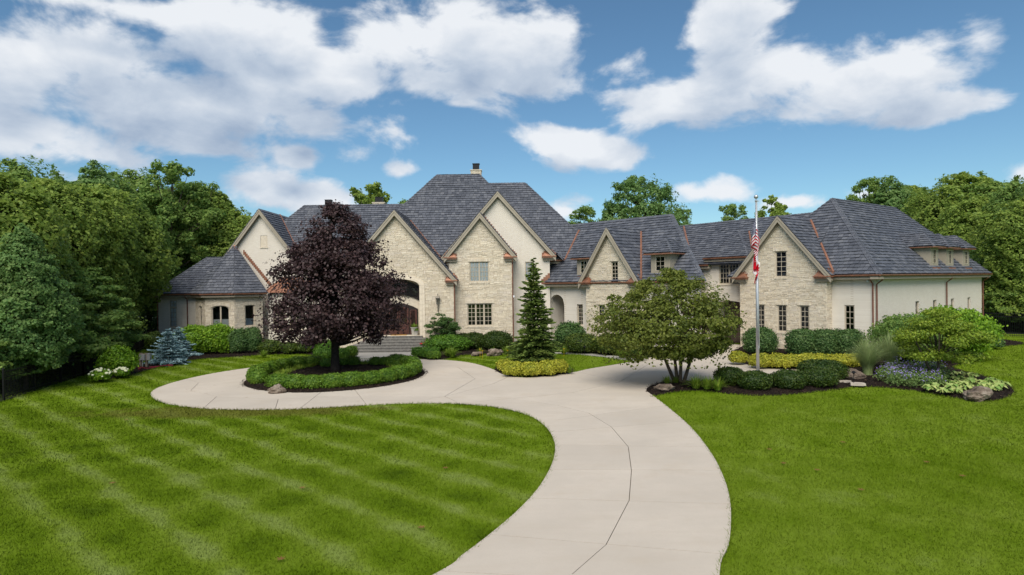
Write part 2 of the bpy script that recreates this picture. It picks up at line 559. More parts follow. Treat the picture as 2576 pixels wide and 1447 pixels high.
# ------------------------------------------------------------------ mesh helpers
class MB:
    def __init__(s):
        s.v, s.f, s.r, s.mi = [], [], [], []

    def poly(s, pts, r=.5, mi=0):
        b = len(s.v)
        s.v.extend([tuple(p) for p in pts])
        s.f.append(tuple(range(b, b + len(pts))))
        s.r.append(r); s.mi.append(mi)

    def solid(s, verts, faces, r=.5, mi=0):
        b = len(s.v)
        s.v.extend([tuple(p) for p in verts])
        for f in faces:
            s.f.append(tuple(b + i for i in f)); s.r.append(r); s.mi.append(mi)

    def hexa(s, a, b, r=.5, mi=0):
        """two quads a (4 points) and b (4 points) joined into a box"""
        s.solid(list(a) + list(b), [(3, 2, 1, 0), (4, 5, 6, 7), (0, 1, 5, 4), (1, 2, 6, 5), (2, 3, 7, 6), (3, 0, 4, 7)], r, mi)

    def box(s, x0, x1, y0, y1, z0, z1, fr=None, r=.5, mi=0):
        q = lambda z: [(x0, y0, z), (x1, y0, z), (x1, y1, z), (x0, y1, z)]
        a, b = q(z0), q(z1)
        if fr:
            a, b = [fr.p(*t) for t in a], [fr.p(*t) for t in b]
        s.hexa(a, b, r, mi)

    def beam(s, p, q, w, h, up=Vector((0, 0, 1)), r=.5, mi=0):
        p, q = Vector(p), Vector(q)
        d = (q - p).normalized()
        sd = d.cross(up)
        if sd.length < 1e-4:
            sd = d.cross(Vector((1, 0, 0)))
        sd.normalize()
        u2 = sd.cross(d).normalized()
        o = [sd * (-w / 2) + u2 * (-h / 2), sd * (w / 2) + u2 * (-h / 2), sd * (w / 2) + u2 * (h / 2), sd * (-w / 2) + u2 * (h / 2)]
        s.hexa([p + x for x in o], [q + x for x in o], r, mi)

    def tube(s, pts, rads, n=8, r=.5, mi=0, cap=True):
        pts = [Vector(p) for p in pts]
        if not hasattr(rads, '__len__'):
            rads = [rads] * len(pts)
        b = len(s.v)
        ref = Vector((0.31, 0.95, 0.1))
        for i, p in enumerate(pts):
            d = (pts[min(i + 1, len(pts) - 1)] - pts[max(i - 1, 0)]).normalized()
            a = d.cross(ref)
            if a.length < 1e-3:
                a = d.cross(Vector((1, 0, 0)))
            a.normalize()
            c = d.cross(a)
            for k in range(n):
                t = 2 * math.pi * k / n
                s.v.append(tuple(p + (a * math.cos(t) + c * math.sin(t)) * rads[i]))
        for i in range(len(pts) - 1):
            for k in range(n):
                k2 = (k + 1) % n
                s.f.append((b + i * n + k, b + i * n + k2, b + (i + 1) * n + k2, b + (i + 1) * n + k))
                s.r.append(r); s.mi.append(mi)
        if cap:
            s.f.append(tuple(b + k for k in range(n))[::-1]); s.r.append(r); s.mi.append(mi)
            e = b + (len(pts) - 1) * n
            s.f.append(tuple(e + k for k in range(n))); s.r.append(r); s.mi.append(mi)

    def lathe(s, c, prof, n=16, r=.5, mi=0):
        b = len(s.v)
        for (rad, z) in prof:
            for k in range(n):
                t = 2 * math.pi * k / n
                s.v.append((c[0] + rad * math.cos(t), c[1] + rad * math.sin(t), c[2] + z))
        for i in range(len(prof) - 1):
            for k in range(n):
                k2 = (k + 1) % n
                s.f.append((b + i * n + k, b + i * n + k2, b + (i + 1) * n + k2, b + (i + 1) * n + k))
                s.r.append(r); s.mi.append(mi)
        s.f.append(tuple(b + k for k in range(n))[::-1]); s.r.append(r); s.mi.append(mi)
        e = b + (len(prof) - 1) * n
        s.f.append(tuple(e + k for k in range(n))); s.r.append(r); s.mi.append(mi)

    def mesh(s, name, mats, smooth=False):
        me = bpy.data.meshes.new(name)
        me.from_pydata(s.v, [], s.f)
        for x in (mats if isinstance(mats, (list, tuple)) else [mats]):
            me.materials.append(MATS[x])
        if isinstance(mats, (list, tuple)) and len(mats) > 1:
            me.polygons.foreach_set('material_index', s.mi)
        a = me.attributes.new('rnd', 'FLOAT', 'FACE')
        a.data.foreach_set('value', s.r)
        if smooth:
            me.polygons.foreach_set('use_smooth', [True] * len(s.f))
        me.update()
        return me

    def obj(s, name, mats, parent=None, smooth=False):
        return link(name, s.mesh(name, mats, smooth), parent)


def link(name, me, parent=None):
    o = bpy.data.objects.new(name, me)
    C.objects.link(o)
    if parent is not None:
        o.parent = parent
        if parent.get('_w') is not None:                  # geometry given in world space under a placed empty
            o.matrix_parent_inverse = parent.matrix_basis.inverted()
    return o


def tag(o, label, cat, group=None):
    o['label'] = label; o['category'] = cat
    if group:
        o['group'] = group
    return o


def thing(name, label, cat, loc=(0, 0, 0), group=None, rz=0, world=False):
    o = bpy.data.objects.new(name, None)
    o.empty_display_size = .3
    C.objects.link(o)
    o.location = loc
    o.rotation_euler = (0, 0, rz)
    tag(o, label, cat, group)
    if world:
        o['_w'] = 1
    return o


def mesh_np(name, V, F, rnd, mat, smooth=False):
    """uniform polygons: V (n,3), F (m,k)"""
    me = bpy.data.meshes.new(name)
    k = F.shape[1]
    me.vertices.add(len(V)); me.loops.add(F.size); me.polygons.add(len(F))
    me.vertices.foreach_set('co', V.astype(np.float32).ravel())
    me.loops.foreach_set('vertex_index', F.astype(np.int32).ravel())
    me.polygons.foreach_set('loop_start', np.arange(0, F.size, k, dtype=np.int32))
    me.update(calc_edges=True)
    a = me.attributes.new('rnd', 'FLOAT', 'FACE')
    a.data.foreach_set('value', rnd.astype(np.float32))
    me.materials.append(MATS[mat])
    if smooth:
        me.polygons.foreach_set('use_smooth', np.ones(len(F), dtype=bool))
    return me


def unit(a):
    return a / np.maximum(1e-9, np.linalg.norm(a, axis=1, keepdims=True))


def leaf_quads(P, Nrm, size, aspect=.62, jit=.75, tilt=None):
    """diamond leaves at P with loose normals"""
    n = len(P)
    nn = unit(Nrm + rng.normal(0, jit, (n, 3)))
    t = unit(np.cross(nn, rng.normal(0, 1, (n, 3))))
    b = np.cross(nn, t)
    sz = (size * rng.uniform(.65, 1.35, n))[:, None]
    V = np.empty((n, 4, 3))
    V[:, 0] = P - t * sz * .5
    V[:, 1] = P + b * sz * aspect * .5 + nn * sz * .08
    V[:, 2] = P + t * sz * .5
    V[:, 3] = P - b * sz * aspect * .5 + nn * sz * .08
    return V.reshape(-1, 3), np.arange(4 * n).reshape(n, 4), rng.uniform(0, 1, n)


def clumps_to_leaves(cl, n, size, aspect=.62, jit=.55, centre=None):
    """cl: (m,5) x y z rx rz; leaves in the outer shells of the clumps"""
    w = (cl[:, 3] ** 2)
    idx = rng.choice(len(cl), n, p=w / w.sum())
    d = unit(rng.normal(0, 1, (n, 3)))
    rad = rng.uniform(.3, 1.0, n) ** .5 * (.82 + np.abs(rng.normal(0, .26, n)))
    sc = np.stack([cl[idx, 3], cl[idx, 3], cl[idx, 4]], 1)
    P = cl[idx, :3] + d * rad[:, None] * sc
    nrm = d * .7 + np.array([0, 0, .55])
    return leaf_quads(P, nrm, size, aspect, jit)


# ------------------------------------------------------------------ setting: lawn, drive, walks, beds
def smooth_closed(pts, per=6):
    out = []
    n = len(pts)
    for i in range(n):
        p0, p1, p2, p3 = pts[i - 1], pts[i], pts[(i + 1) % n], pts[(i + 2) % n]
        for k in range(per):
            t = k / per
            out.append(.5 * ((2 * p1) + (p2 - p0) * t + (2 * p0 - 5 * p1 + 4 * p2 - p3) * t * t + (3 * p1 - p0 - 3 * p2 + p3) * t ** 3))
    return out


def smooth_open(pts, per=6):
    out = []
    n = len(pts)
    for i in range(n - 1):
        p0, p1, p2, p3 = pts[max(i - 1, 0)], pts[i], pts[i + 1], pts[min(i + 2, n - 1)]
        for k in range(per):
            t = k / per
            out.append(.5 * ((2 * p1) + (p2 - p0) * t + (2 * p0 - 5 * p1 + 4 * p2 - p3) * t * t + (3 * p1 - p0 - 3 * p2 + p3) * t ** 3))
    out.append(pts[-1])
    return out


def structure(o):
    o['kind'] = 'structure'
    return o


mb = MB()
GX = [-900, -200, -60, 60, 200, 900]
GY = [-300, -20, 5, 70, 200, 1500]
for i in range(5):
    for j in range(5):
        mb.poly([(GX[i], GY[j], 0), (GX[i + 1], GY[j], 0), (GX[i + 1], GY[j + 1], 0), (GX[i], GY[j + 1], 0)], .45)
structure(mb.obj('lawn', 'lawn_grass'))


def in_poly(X, Y, poly):
    P = np.array([(p.x, p.y) for p in poly])
    inside = np.zeros(len(X), bool)
    j = len(P) - 1
    for i in range(len(P)):
        xi, yi = P[i]; xj, yj = P[j]
        c = ((yi > Y) != (yj > Y)) & (X < (xj - xi) * (Y - yi) / (yj - yi + 1e-12) + xi)
        inside ^= c
        j = i
    return inside


def edge_dist(X, Y, poly):
    d = np.full(len(X), 1e9)
    n = len(poly)
    for i in range(n):
        a, b = poly[i], poly[(i + 1) % n]
        ax, ay, bx, by = a.x, a.y, b.x, b.y
        l2 = max(1e-9, (bx - ax) ** 2 + (by - ay) ** 2)
        t = np.clip(((X - ax) * (bx - ax) + (Y - ay) * (by - ay)) / l2, 0, 1)
        d = np.minimum(d, np.hypot(X - ax - t * (bx - ax), Y - ay - t * (by - ay)))
    return d


# outline of the drive, walked round from the near right edge
edge_r = [(1832, 1375), (1838, 1320), (1836, 1265), (1822, 1210), (1790, 1145), (1740, 1080), (1690, 1035), (1650, 1003)]
near_r = [Vector((1.2, 4.0, 0)), Vector((2.7, 7.6, 0))] + [G(1810, 1447)]
right_side = smooth_open(near_r + [G(*p) for p in edge_r] + [G(1625, 983), G(1640, 968)], 5)
court = [G(*p) for p in [(1700, 962), (1850, 955), (2010, 944), (2008, 932), (1940, 928), (1890, 922), (1855, 912), (1836, 900), (1838, 886)]]
court += [Vector((17.6, 46.2, 0)), Vector((12.8, 51.5, 0)), Vector((10.8, 44.5, 0)), Vector((10.6, 41.5, 0))]
back = [G(*p) for p in [(1612, 906), (1590, 911), (1540, 920), (1480, 930), (1420, 943), (1345, 951), (1300, 951), (1262, 943), (1240, 931), (1200, 918),
                        (1160, 911), (1112, 907), (1059, 905.5), (960, 905.5), (878, 905.5), (805, 910.5), (764, 912), (661, 923), (587, 932.7), (520, 944), (450, 960), (400, 976), (379, 991), (388, 1005),
                        (425, 1018), (500, 1028), (600, 1032), (720, 1031), (830, 1026), (930, 1020), (1040, 1016), (1150, 1017), (1240, 1025),
                        (1310, 1040), (1350, 1058), (1376, 1080), (1391, 1105), (1396, 1130), (1392, 1158), (1378, 1192), (1350, 1236),
                        (1300, 1290), (1230, 1350), (1160, 1403), (1098, 1447)]]
back = smooth_open(back + [Vector((-3.7, 7.6, 0)), Vector((-6.2, 4.0, 0))], 4)
drive_poly = right_side + court + back


def extrude_poly(name, poly, z0, z1):
    bm = bmesh.new()
    vs_ = [bm.verts.new((p.x, p.y, z0)) for p in poly]
    f = bm.faces.new(vs_)
    if f.normal.z > 0 or True:
        bm.normal_update()
        if f.normal.z > 0:
            f.normal_flip()
    r = bmesh.ops.extrude_face_region(bm, geom=[f])
    for e in r['geom']:
        if isinstance(e, bmesh.types.BMVert):
            e.co.z = z1
    bmesh.ops.recalc_face_normals(bm, faces=bm.faces)
    me = bpy.data.meshes.new(name)
    bm.to_mesh(me)
    bm.free()
    return me


def build_drive():
    DZ = .045
    base = MB()
    tri = extrude_poly('drive_bed', drive_poly, -.12, -.0 + .004)
    tri.materials.append(MATS['joint_dark'])
    root = structure(link('driveway', tri))
    slab_me = extrude_poly('slab', drive_poly, -.08, DZ)
    so = bpy.data.objects.new('slab_tmp', slab_me)
    C.objects.link(so)
    joints = [[(1150, 992), (1290, 1006), (1400, 1022), (1480, 1042), (1537, 1077), (1580, 1128), (1588, 1188), (1582, 1264), (1524, 1376), (1440, 1450)],
              [(1370, 1092), (1722, 1062)], [(1380, 1122), (1780, 1128)], [(1360, 1185), (1830, 1187)],
              [(1310, 1257), (1850, 1273)], [(1210, 1348), (1850, 1402)], [(1060, 1440), (1600, 1470)],
              [(1400, 1060), (1680, 1022)], [(1000, 1022), (1118, 1000), (1246, 1058)],
              [(890, 980), (925, 1025)], [(825, 975), (742, 1040)], [(500, 965), (480, 985), (545, 1000), (700, 1006), (800, 1000), (905, 1000), (1118, 1000)],
              [(440, 945), (500, 965)], [(545, 1000), (500, 1040)], [(640, 950), (500, 965)],
              [(1150, 1018), (1440, 990), (1560, 962), (1660, 978)], [(1290, 1006), (1440, 990)], [(1118, 1000), (1240, 968), (1300, 940)],
              [(1060, 940), (1195, 955), (1150, 925)], [(1195, 955), (1118, 1000)], [(1560, 962), (1660, 900)], [(1560, 962), (1440, 935)],
              [(700, 1006), (690, 1040)]]
    cm = MB()
    for jl in joints:
        pp = [G(u, v) for u, v in jl]
        for a, b in zip(pp[:-1], pp[1:]):
            d = (b - a).normalized() * .012
            cm.beam(a - d, b + d, .013 + .0003 * a.y, .5)
    co = cm.obj('cut_tmp', 'joint_dark')
    bm = bmesh.new(); bm.from_mesh(co.data)
    bmesh.ops.recalc_face_normals(bm, faces=bm.faces)
    bm.to_mesh(co.data); bm.free()
    md = so.modifiers.new('b', 'BOOLEAN')
    md.operation = 'DIFFERENCE'; md.object = co; md.solver = 'EXACT'; md.use_self = True
    dg = bpy.context.evaluated_depsgraph_get()
    bm = bmesh.new()
    bm.from_mesh(so.evaluated_get(dg).to_mesh())
    bm.faces.ensure_lookup_table(); bm.faces.index_update()
    print('boolean', len(slab_me.polygons), len(bm.faces))
    bpy.data.objects.remove(so); bpy.data.objects.remove(co)
    seen, parts = set(), []
    for f in bm.faces:
        if f.index in seen:
            continue
        st, comp = [f], []
        seen.add(f.index)
        while st:
            x = st.pop(); comp.append(x)
            for e in x.edges:
                for y in e.link_faces:
                    if y.index not in seen:
                        seen.add(y.index); st.append(y)
        parts.append(comp)
    for comp in parts:
        mbx = MB()
        idx = {}
        for f in comp:
            mbx.poly([v.co.copy() for v in f.verts])
        me = mbx.mesh('slab', 'drive_concrete')
        link('slab', me, root)
    bm.free()
    return len(parts)


print('slabs', build_drive())

# entry walk and side walk
walk1 = [G(*p) for p in [(878, 904.5), (1059, 904.5), (1035, 895), (1040, 886)]] + [Vector((-4.4, 46.2, 0)), Vector((-13.0, 46.2, 0)), Vector((-12.6, 45.0, 0))] + [G(900, 894)]
me = extrude_poly('entry_walk', walk1, -.05, .034); me.materials.append(MATS['walk_concrete'])
structure(link('entry_walk', me))
w2 = [G(*p) for p in [(1616, 905.6), (1552, 897), (1494, 891), (1440, 888.2), (1401, 887.5), (1330, 886)]] + [G(*p) for p in [(1330, 889), (1401, 890.8), (1457, 893), (1518, 899.6), (1594, 909.6)]]
me = extrude_poly('garden_path', w2, -.05, .034); me.materials.append(MATS['walk_concrete'])
structure(link('garden_path', me))


def bed(name, poly, h=.12, z0=.045):
    bm = bmesh.new()
    f = bm.faces.new([bm.verts.new((p.x, p.y, 0)) for p in poly])
    bmesh.ops.triangulate(bm, faces=[f])
    for _ in range(4):
        es = [e for e in bm.edges if e.calc_length() > .7]
        if es:
            bmesh.ops.subdivide_edges(bm, edges=es, cuts=1)
            bmesh.ops.triangulate(bm, faces=bm.faces)
    X = np.array([v.co.x for v in bm.verts]); Y = np.array([v.co.y for v in bm.verts])
    D = edge_dist(X, Y, poly)
    for v, d in zip(bm.verts, D):
        s = min(1, d / .7)
        v.co.z = z0 + h * (s * s * (3 - 2 * s)) + (.03 * mnoise.noise(Vector((v.co.x * 1.5, v.co.y * 1.5, 3))) if d > .05 else -.06)
    bmesh.ops.recalc_face_normals(bm, faces=bm.faces)
    if bm.faces[:][0].normal.z < 0:
        for f in bm.faces:
            f.normal_flip()
    me = bpy.data.meshes.new(name)
    bm.to_mesh(me); bm.free()
    me.materials.append(MATS['bark_mulch'])
    me.polygons.foreach_set('use_smooth', [True] * len(me.polygons))
    o = link(name, me)
    return structure(o)


ISL = Vector((-9.55, 33.4, 0))
isl_poly = [ISL + Vector((4.85 * math.cos(t), 5.2 * math.sin(t), 0)) for t in np.linspace(0, 2 * math.pi, 60)[:-1]]
bed('island_mulch_bed', isl_poly, .16)
b_right = smooth_open([G(*p) for p in [(1622, 986), (1628, 973), (1655, 963), (1700, 961), (1850, 956), (2010, 943), (2008, 934), (1940, 929), (1890, 923), (1855, 913), (1837, 901), (1838, 888)]], 4) + \
    [Vector((16.9, 45.8, 0)), Vector((20.8, 40.6, 0)), Vector((22.9, 38.8, 0)), Vector((38.0, 50.0, 0))] + \
    smooth_open([G(*p) for p in [(2574, 862), (2574, 868), (2513, 874), (2470, 884), (2476, 898), (2432, 914), (2400, 925), (2440, 938), (2490, 950), (2535, 967), (2553, 982), (2548, 997),
                                 (2515, 1008), (2470, 1011), (2400, 1003), (2320, 988), (2230, 977), (2170, 975), (2120, 980), (2050, 988),
                                 (1980, 995), (1900, 997), (1830, 992), (1760, 985), (1700, 988), (1640, 1001)]], 4)
bed('flagpole_mulch_bed', b_right, .10)
b_cent = smooth_open([G(*p) for p in [(1036, 894), (1058, 905), (1085, 907), (1114, 906.5), (1157, 896), (1225, 891), (1294, 889.5), (1330, 888.5)]], 3) + \
    [G(1330, 885)] + [G(*p) for p in [(1401, 886.5), (1440, 887.3), (1494, 890), (1552, 896), (1616, 904)]] + [Vector((10.3, 41.6, 0)), Vector((8.6, 42.7, 0)), Vector((3.0, 49.0, 0)), Vector((0, 47.6, 0)), Vector((-4.6, 46.9, 0)), Vector((-5.3, 46.4, 0))]
bed('entry_mulch_bed', b_cent, .10)
b_left = smooth_open([G(*p) for p in [(900, 893), (876, 903.5), (805, 909.5), (766, 911.5), (777, 907), (788, 899.6), (782, 894.7), (743, 891.7), (645, 895), (587, 899.5), (520, 903), (470, 908), (440, 915),
                                      (400, 925), (340, 942), (280, 955), (238, 963), (243, 953), (290, 935), (340, 921), (385, 908), (395, 890)]], 3) + \
    [Vector((-31.5, 55.0, 0)), Vector((-26.5, 55.0, 0)), Vector((-23.5, 50.8, 0)), Vector((-18, 53.0, 0)), Vector((-13.3, 50.0, 0)), Vector((-13.3, 46.5, 0))]
bed('foundation_mulch_bed', b_left, .10)
b_sp = smooth_closed([G(*p) for p in [(1240, 930), (1262, 942), (1300, 950), (1345, 950.5), (1420, 942.5), (1445, 934), (1420, 915), (1345, 903), (1280, 908)]], 4)
bed('spruce_mulch_bed', b_sp, .10)

HARD = [drive_poly, walk1, w2, isl_poly, b_right, b_cent, b_left, b_sp]


def grass_blades():
    zones = [(5, 17, 1000, .05), (17, 26, 420, .055), (26, 48, 120, .065)]
    Vs, Fs, Rs = [], [], []
    base = 0
    for (y0, y1, dens, hgt) in zones:
        hw = y1 * .9
        n = int((y1 - y0) * 2 * hw * dens)
        Y = rng.uniform(y0, y1, n); X = rng.uniform(-hw, hw, n)
        keep = (np.abs(X) < Y * .88) & (Y > 9.5)
        X, Y = X[keep], Y[keep]
        for p in HARD:
            k = ~in_poly(X, Y, p)
            X, Y = X[k], Y[k]
        n = len(X)
        a = rng.uniform(0, 2 * math.pi, n)
        wd = rng.uniform(.006, .011, n) * (1 + (y0 > 16) + (y0 > 25))
        h = hgt * rng.uniform(.5, 1.2, n)
        lean = rng.normal(0, .5, (n, 2)) * h[:, None]
        V = np.empty((n, 3, 3))
        V[:, 0] = np.stack([X - np.cos(a) * wd, Y - np.sin(a) * wd, np.zeros(n) - .005], 1)
        V[:, 1] = np.stack([X + np.cos(a) * wd, Y + np.sin(a) * wd, np.zeros(n) - .005], 1)
        V[:, 2] = np.stack([X + lean[:, 0], Y + lean[:, 1], h], 1)
        Vs.append(V.reshape(-1, 3)); Fs.append(np.arange(3 * n).reshape(n, 3) + base); base += 3 * n
        Rs.append(rng.uniform(0, 1, n))
    ex, ey = [], []
    for p in (drive_poly, walk1, w2, b_right, b_left, b_cent, b_sp):
        n_ = len(p)
        for i in range(n_):
            a, b = p[i], p[(i + 1) % n_]
            if a.y > 50 or a.y < 9:
                continue
            L_ = (b - a).length
            k = int(L_ * (130 if a.y < 20 else 70))
            t = rng.uniform(0, 1, k)
            nx, ny = (b.y - a.y) / max(L_, 1e-6), -(b.x - a.x) / max(L_, 1e-6)
            o_ = rng.normal(.01, .028, k)
            ex.append(a.x + (b.x - a.x) * t + nx * o_); ey.append(a.y + (b.y - a.y) * t + ny * o_)
    X, Y = np.concatenate(ex), np.concatenate(ey)
    # only where lawn lies on one side
    keep = np.zeros(len(X), bool)
    for dx, dy in ((.3, 0), (-.3, 0), (0, .3), (0, -.3)):
        ins = np.zeros(len(X), bool)
        for p in HARD:
            ins |= in_poly(X + dx, Y + dy, p)
        keep |= ~ins
    X, Y = X[keep], Y[keep]
    n = len(X)
    a = rng.uniform(0, 2 * math.pi, n)
    wd = rng.uniform(.005, .010, n) * np.where(Y > 20, 2, 1)
    h = rng.uniform(.05, .11, n)
    lean = rng.normal(0, .6, (n, 2)) * h[:, None]
    V = np.empty((n, 3, 3))
    V[:, 0] = np.stack([X - np.cos(a) * wd, Y - np.sin(a) * wd, np.zeros(n)], 1)
    V[:, 1] = np.stack([X + np.cos(a) * wd, Y + np.sin(a) * wd, np.zeros(n)], 1)
    V[:, 2] = np.stack([X + lean[:, 0], Y + lean[:, 1], h], 1)
    Vs.append(V.reshape(-1, 3)); Fs.append(np.arange(3 * n).reshape(n, 3) + base); base += 3 * n
    Rs.append(rng.uniform(0, .8, n))
    print('edge blades', n)
    me = mesh_np('grass_blades', np.concatenate(Vs), np.concatenate(Fs), np.concatenate(Rs), 'lawn_grass')
    o = link('grass_blades', me)
    o['kind'] = 'stuff'
    tag(o, 'short mown lawn grass on both sides of the drive', 'grass')
    print('blades', len(Rs[0]) + len(Rs[1]) + len(Rs[2]))


grass_blades()


def bark_chips():
    Vs, n_tot = [], 0
    for p, dens in ((isl_poly, 90), (b_right, 60), (b_cent, 45), (b_left, 40), (b_sp, 60)):
        xs = [q.x for q in p]; ys = [q.y for q in p]
        n = int((max(xs) - min(xs)) * (max(ys) - min(ys)) * dens)
        X, Y = rng.uniform(min(xs), max(xs), n), rng.uniform(min(ys), max(ys), n)
        k = in_poly(X, Y, p) & (Y < 48)
        X, Y = X[k], Y[k]
        D = edge_dist(X, Y, p)
        sfac = np.clip(D / .7, 0, 1); h = (.16 if p is isl_poly else .10) * sfac * sfac * (3 - 2 * sfac)
        Vs.append(np.stack([X, Y, .052 + h + rng.uniform(0, .02, len(X))], 1))
    P = np.concatenate(Vs)
    V, F, rn = leaf_quads(P, np.tile([0, 0, 1.0], (len(P), 1)), .10, .35, .35)
    o = link('bark_chips', mesh_np('bark_chips', V, F, rn, 'bark_chip'))
    o['kind'] = 'stuff'
    tag(o, 'loose dark bark chips on the planting beds', 'mulch')
    print('chips', len(P))


leafmat('bark_chip', (.003, .0022, .002), (.012, .008, .006), (.05, .03, .02), .0, .9, (.16, .10, .06), 1.0)
bark_chips()

# ------------------------------------------------------------------ the house
class Fr:
    """wall frame: s along the wall (to the right seen from outside), d outward, z up"""
    def __init__(s, O, e):
        s.O = Vector((O[0], O[1], 0)); s.e = Vector((e[0], e[1], 0)).normalized()
        s.n = Vector((s.e.y, -s.e.x, 0))
        s.ang = math.atan2(s.e.y, s.e.x)

    def p(s, a, d, z):
        return s.O + s.e * a + s.n * d + Vector((0, 0, z))

    def su(s, u, d=0.0, v=None):
        """s where the ray through column u meets the plane at d"""
        h = hits(u, 700 if v is None else v, s.p(0, d, 0), s.n)
        return (h - s.O).dot(s.e)

    def sz(s, u, v, d=0.0):
        h = hits(u, v, s.p(0, d, 0), s.n)
        return (h - s.O).dot(s.e), h.z


HOUSE = thing('mansion', 'wide cream stone and painted brick house with steep grey shake roofs behind the drive', 'house', (0, 47, 0), world=True)
SHINGLES, STONES = [], []          # (projected size, roof object index, verts, faces, r)


def clip(poly, a, b, c):
    """keep a*x + b*y <= c"""
    out = []
    n = len(poly)
    for i in range(n):
        p, q = poly[i], poly[(i + 1) % n]
        dp, dq = a * p[0] + b * p[1] - c, a * q[0] + b * q[1] - c
        if dp <= 1e-9:
            out.append(p)
        if (dp < -1e-9 and dq > 1e-9) or (dp > 1e-9 and dq < -1e-9):
            t = dp / (dp - dq)
            out.append((p[0] + (q[0] - p[0]) * t, p[1] + (q[1] - p[1]) * t))
    return out


def clip_convex(poly, conv):
    """conv counter-clockwise"""
    n = len(conv)
    for i in range(n):
        x0, y0 = conv[i]; x1, y1 = conv[(i + 1) % n]
        a, b = (y1 - y0), -(x1 - x0)
        poly = clip(poly, a, b, a * x0 + b * y0)
        if len(poly) < 3:
            return []
    return poly


def parea(p):
    return .5 * sum(p[i][0] * p[(i + 1) % len(p)][1] - p[(i + 1) % len(p)][0] * p[i][1] for i in range(len(p)))


def roof_plane(name, pts, pick=False, rowh=.295, lap=.05):
    pts = [Vector(p) for p in pts]
    n = (pts[1] - pts[0]).cross(pts[2] - pts[0])
    if n.z < 0:
        pts = [pts[1], pts[0]] + pts[2:][::-1]
        n = -n
    n.normalize()
    U = (pts[1] - pts[0]).normalized()
    W = n.cross(U).normalized()
    O = pts[0]
    loc = [((p - O).dot(U), (p - O).dot(W)) for p in pts]
    deck = MB()
    deck.poly([p + n * .0 for p in pts], .2)
    under = [p - n * .07 for p in pts]
    deck.poly(under[::-1], .1)
    for i in range(len(pts)):
        j = (i + 1) % len(pts)
        deck.poly([under[i], under[j], pts[j], pts[i]], .2)
    ro = deck.obj(name, 'slate_shake', HOUSE)
    w1 = max(l[1] for l in loc); w0 = min(l[1] for l in loc)
    u0 = min(l[0] for l in loc); u1 = max(l[0] for l in loc)
    rows = int((w1 - w0) / rowh) + 1
    mbr = []
    for k in range(rows):
        a = w0 + k * rowh
        x = u0 - (.17 if k % 2 else 0) - random.uniform(0, .09)
        while x < u1:
            wd = random.choice((.30, .33, .34, .36))
            j0 = random.uniform(-.014, .014)
            rect = [(x + .009, a + j0), (x + wd - .009, a + j0), (x + wd - .009, a + rowh + lap), (x + .009, a + rowh + lap)]
            x += wd
            c = clip_convex(rect, loc)
            if len(c) < 3 or parea(c) < .002:
                continue
            hh = lambda q: .105 + random.uniform(-.014, .014) - .060 * min(1, max(0, (q[1] - a - j0) / (rowh + lap)))
            top = [O + U * q[0] + W * q[1] + n * hh(q) for q in c]
            bot = [x - n * .038 for x in top]
            k2 = len(c)
            V = top + bot
            F = [tuple(range(k2))] + [(i, i + k2, (i + 1) % k2 + k2, (i + 1) % k2) for i in range(k2)]
            full = len(c) == 4 and parea(c) > .05
            size = pxm(top[0]) ** 2 * parea(c) if (pick and full) else 0
            mbr.append((size, ro, V, F, random.random()))
    SHINGLES.extend(mbr)
    return ro


CAPS = []


def ridge(p, q, n1, n2, w=.14):
    """saddle cap shingles along an edge; n1, n2: directions down the two slopes"""
    mbx = MB()
    p, q = Vector(p), Vector(q)
    d = (q - p)
    L = d.length
    d.normalize()
    n1, n2 = Vector(n1).normalized(), Vector(n2).normalized()
    up = Vector((0, 0, 1))
    m = max(1, int(L / .26))
    for i in range(m):
        a, b = p + d * (L * i / m), p + d * (L * (i + 1.12) / m)
        h0, h1 = .085, .050
        r = random.random()
        A0, A1 = a + up * h0, b + up * h1
        mbx.poly([A0, A0 + n1 * w - up * .0, A1 + n1 * w, A1], r)
        mbx.poly([A0 + n2 * w, A0, A1, A1 + n2 * w], r)
        mbx.poly([A0, A0 + n1 * w, a + n1 * w - up * .02, a], r * .5)
        mbx.poly([A0, a, a + n2 * w - up * .02, A0 + n2 * w], r * .5)
    o = mbx.obj('ridge_caps', 'slate_shake', HOUSE)
    o['kind'] = 'stuff'
    return o


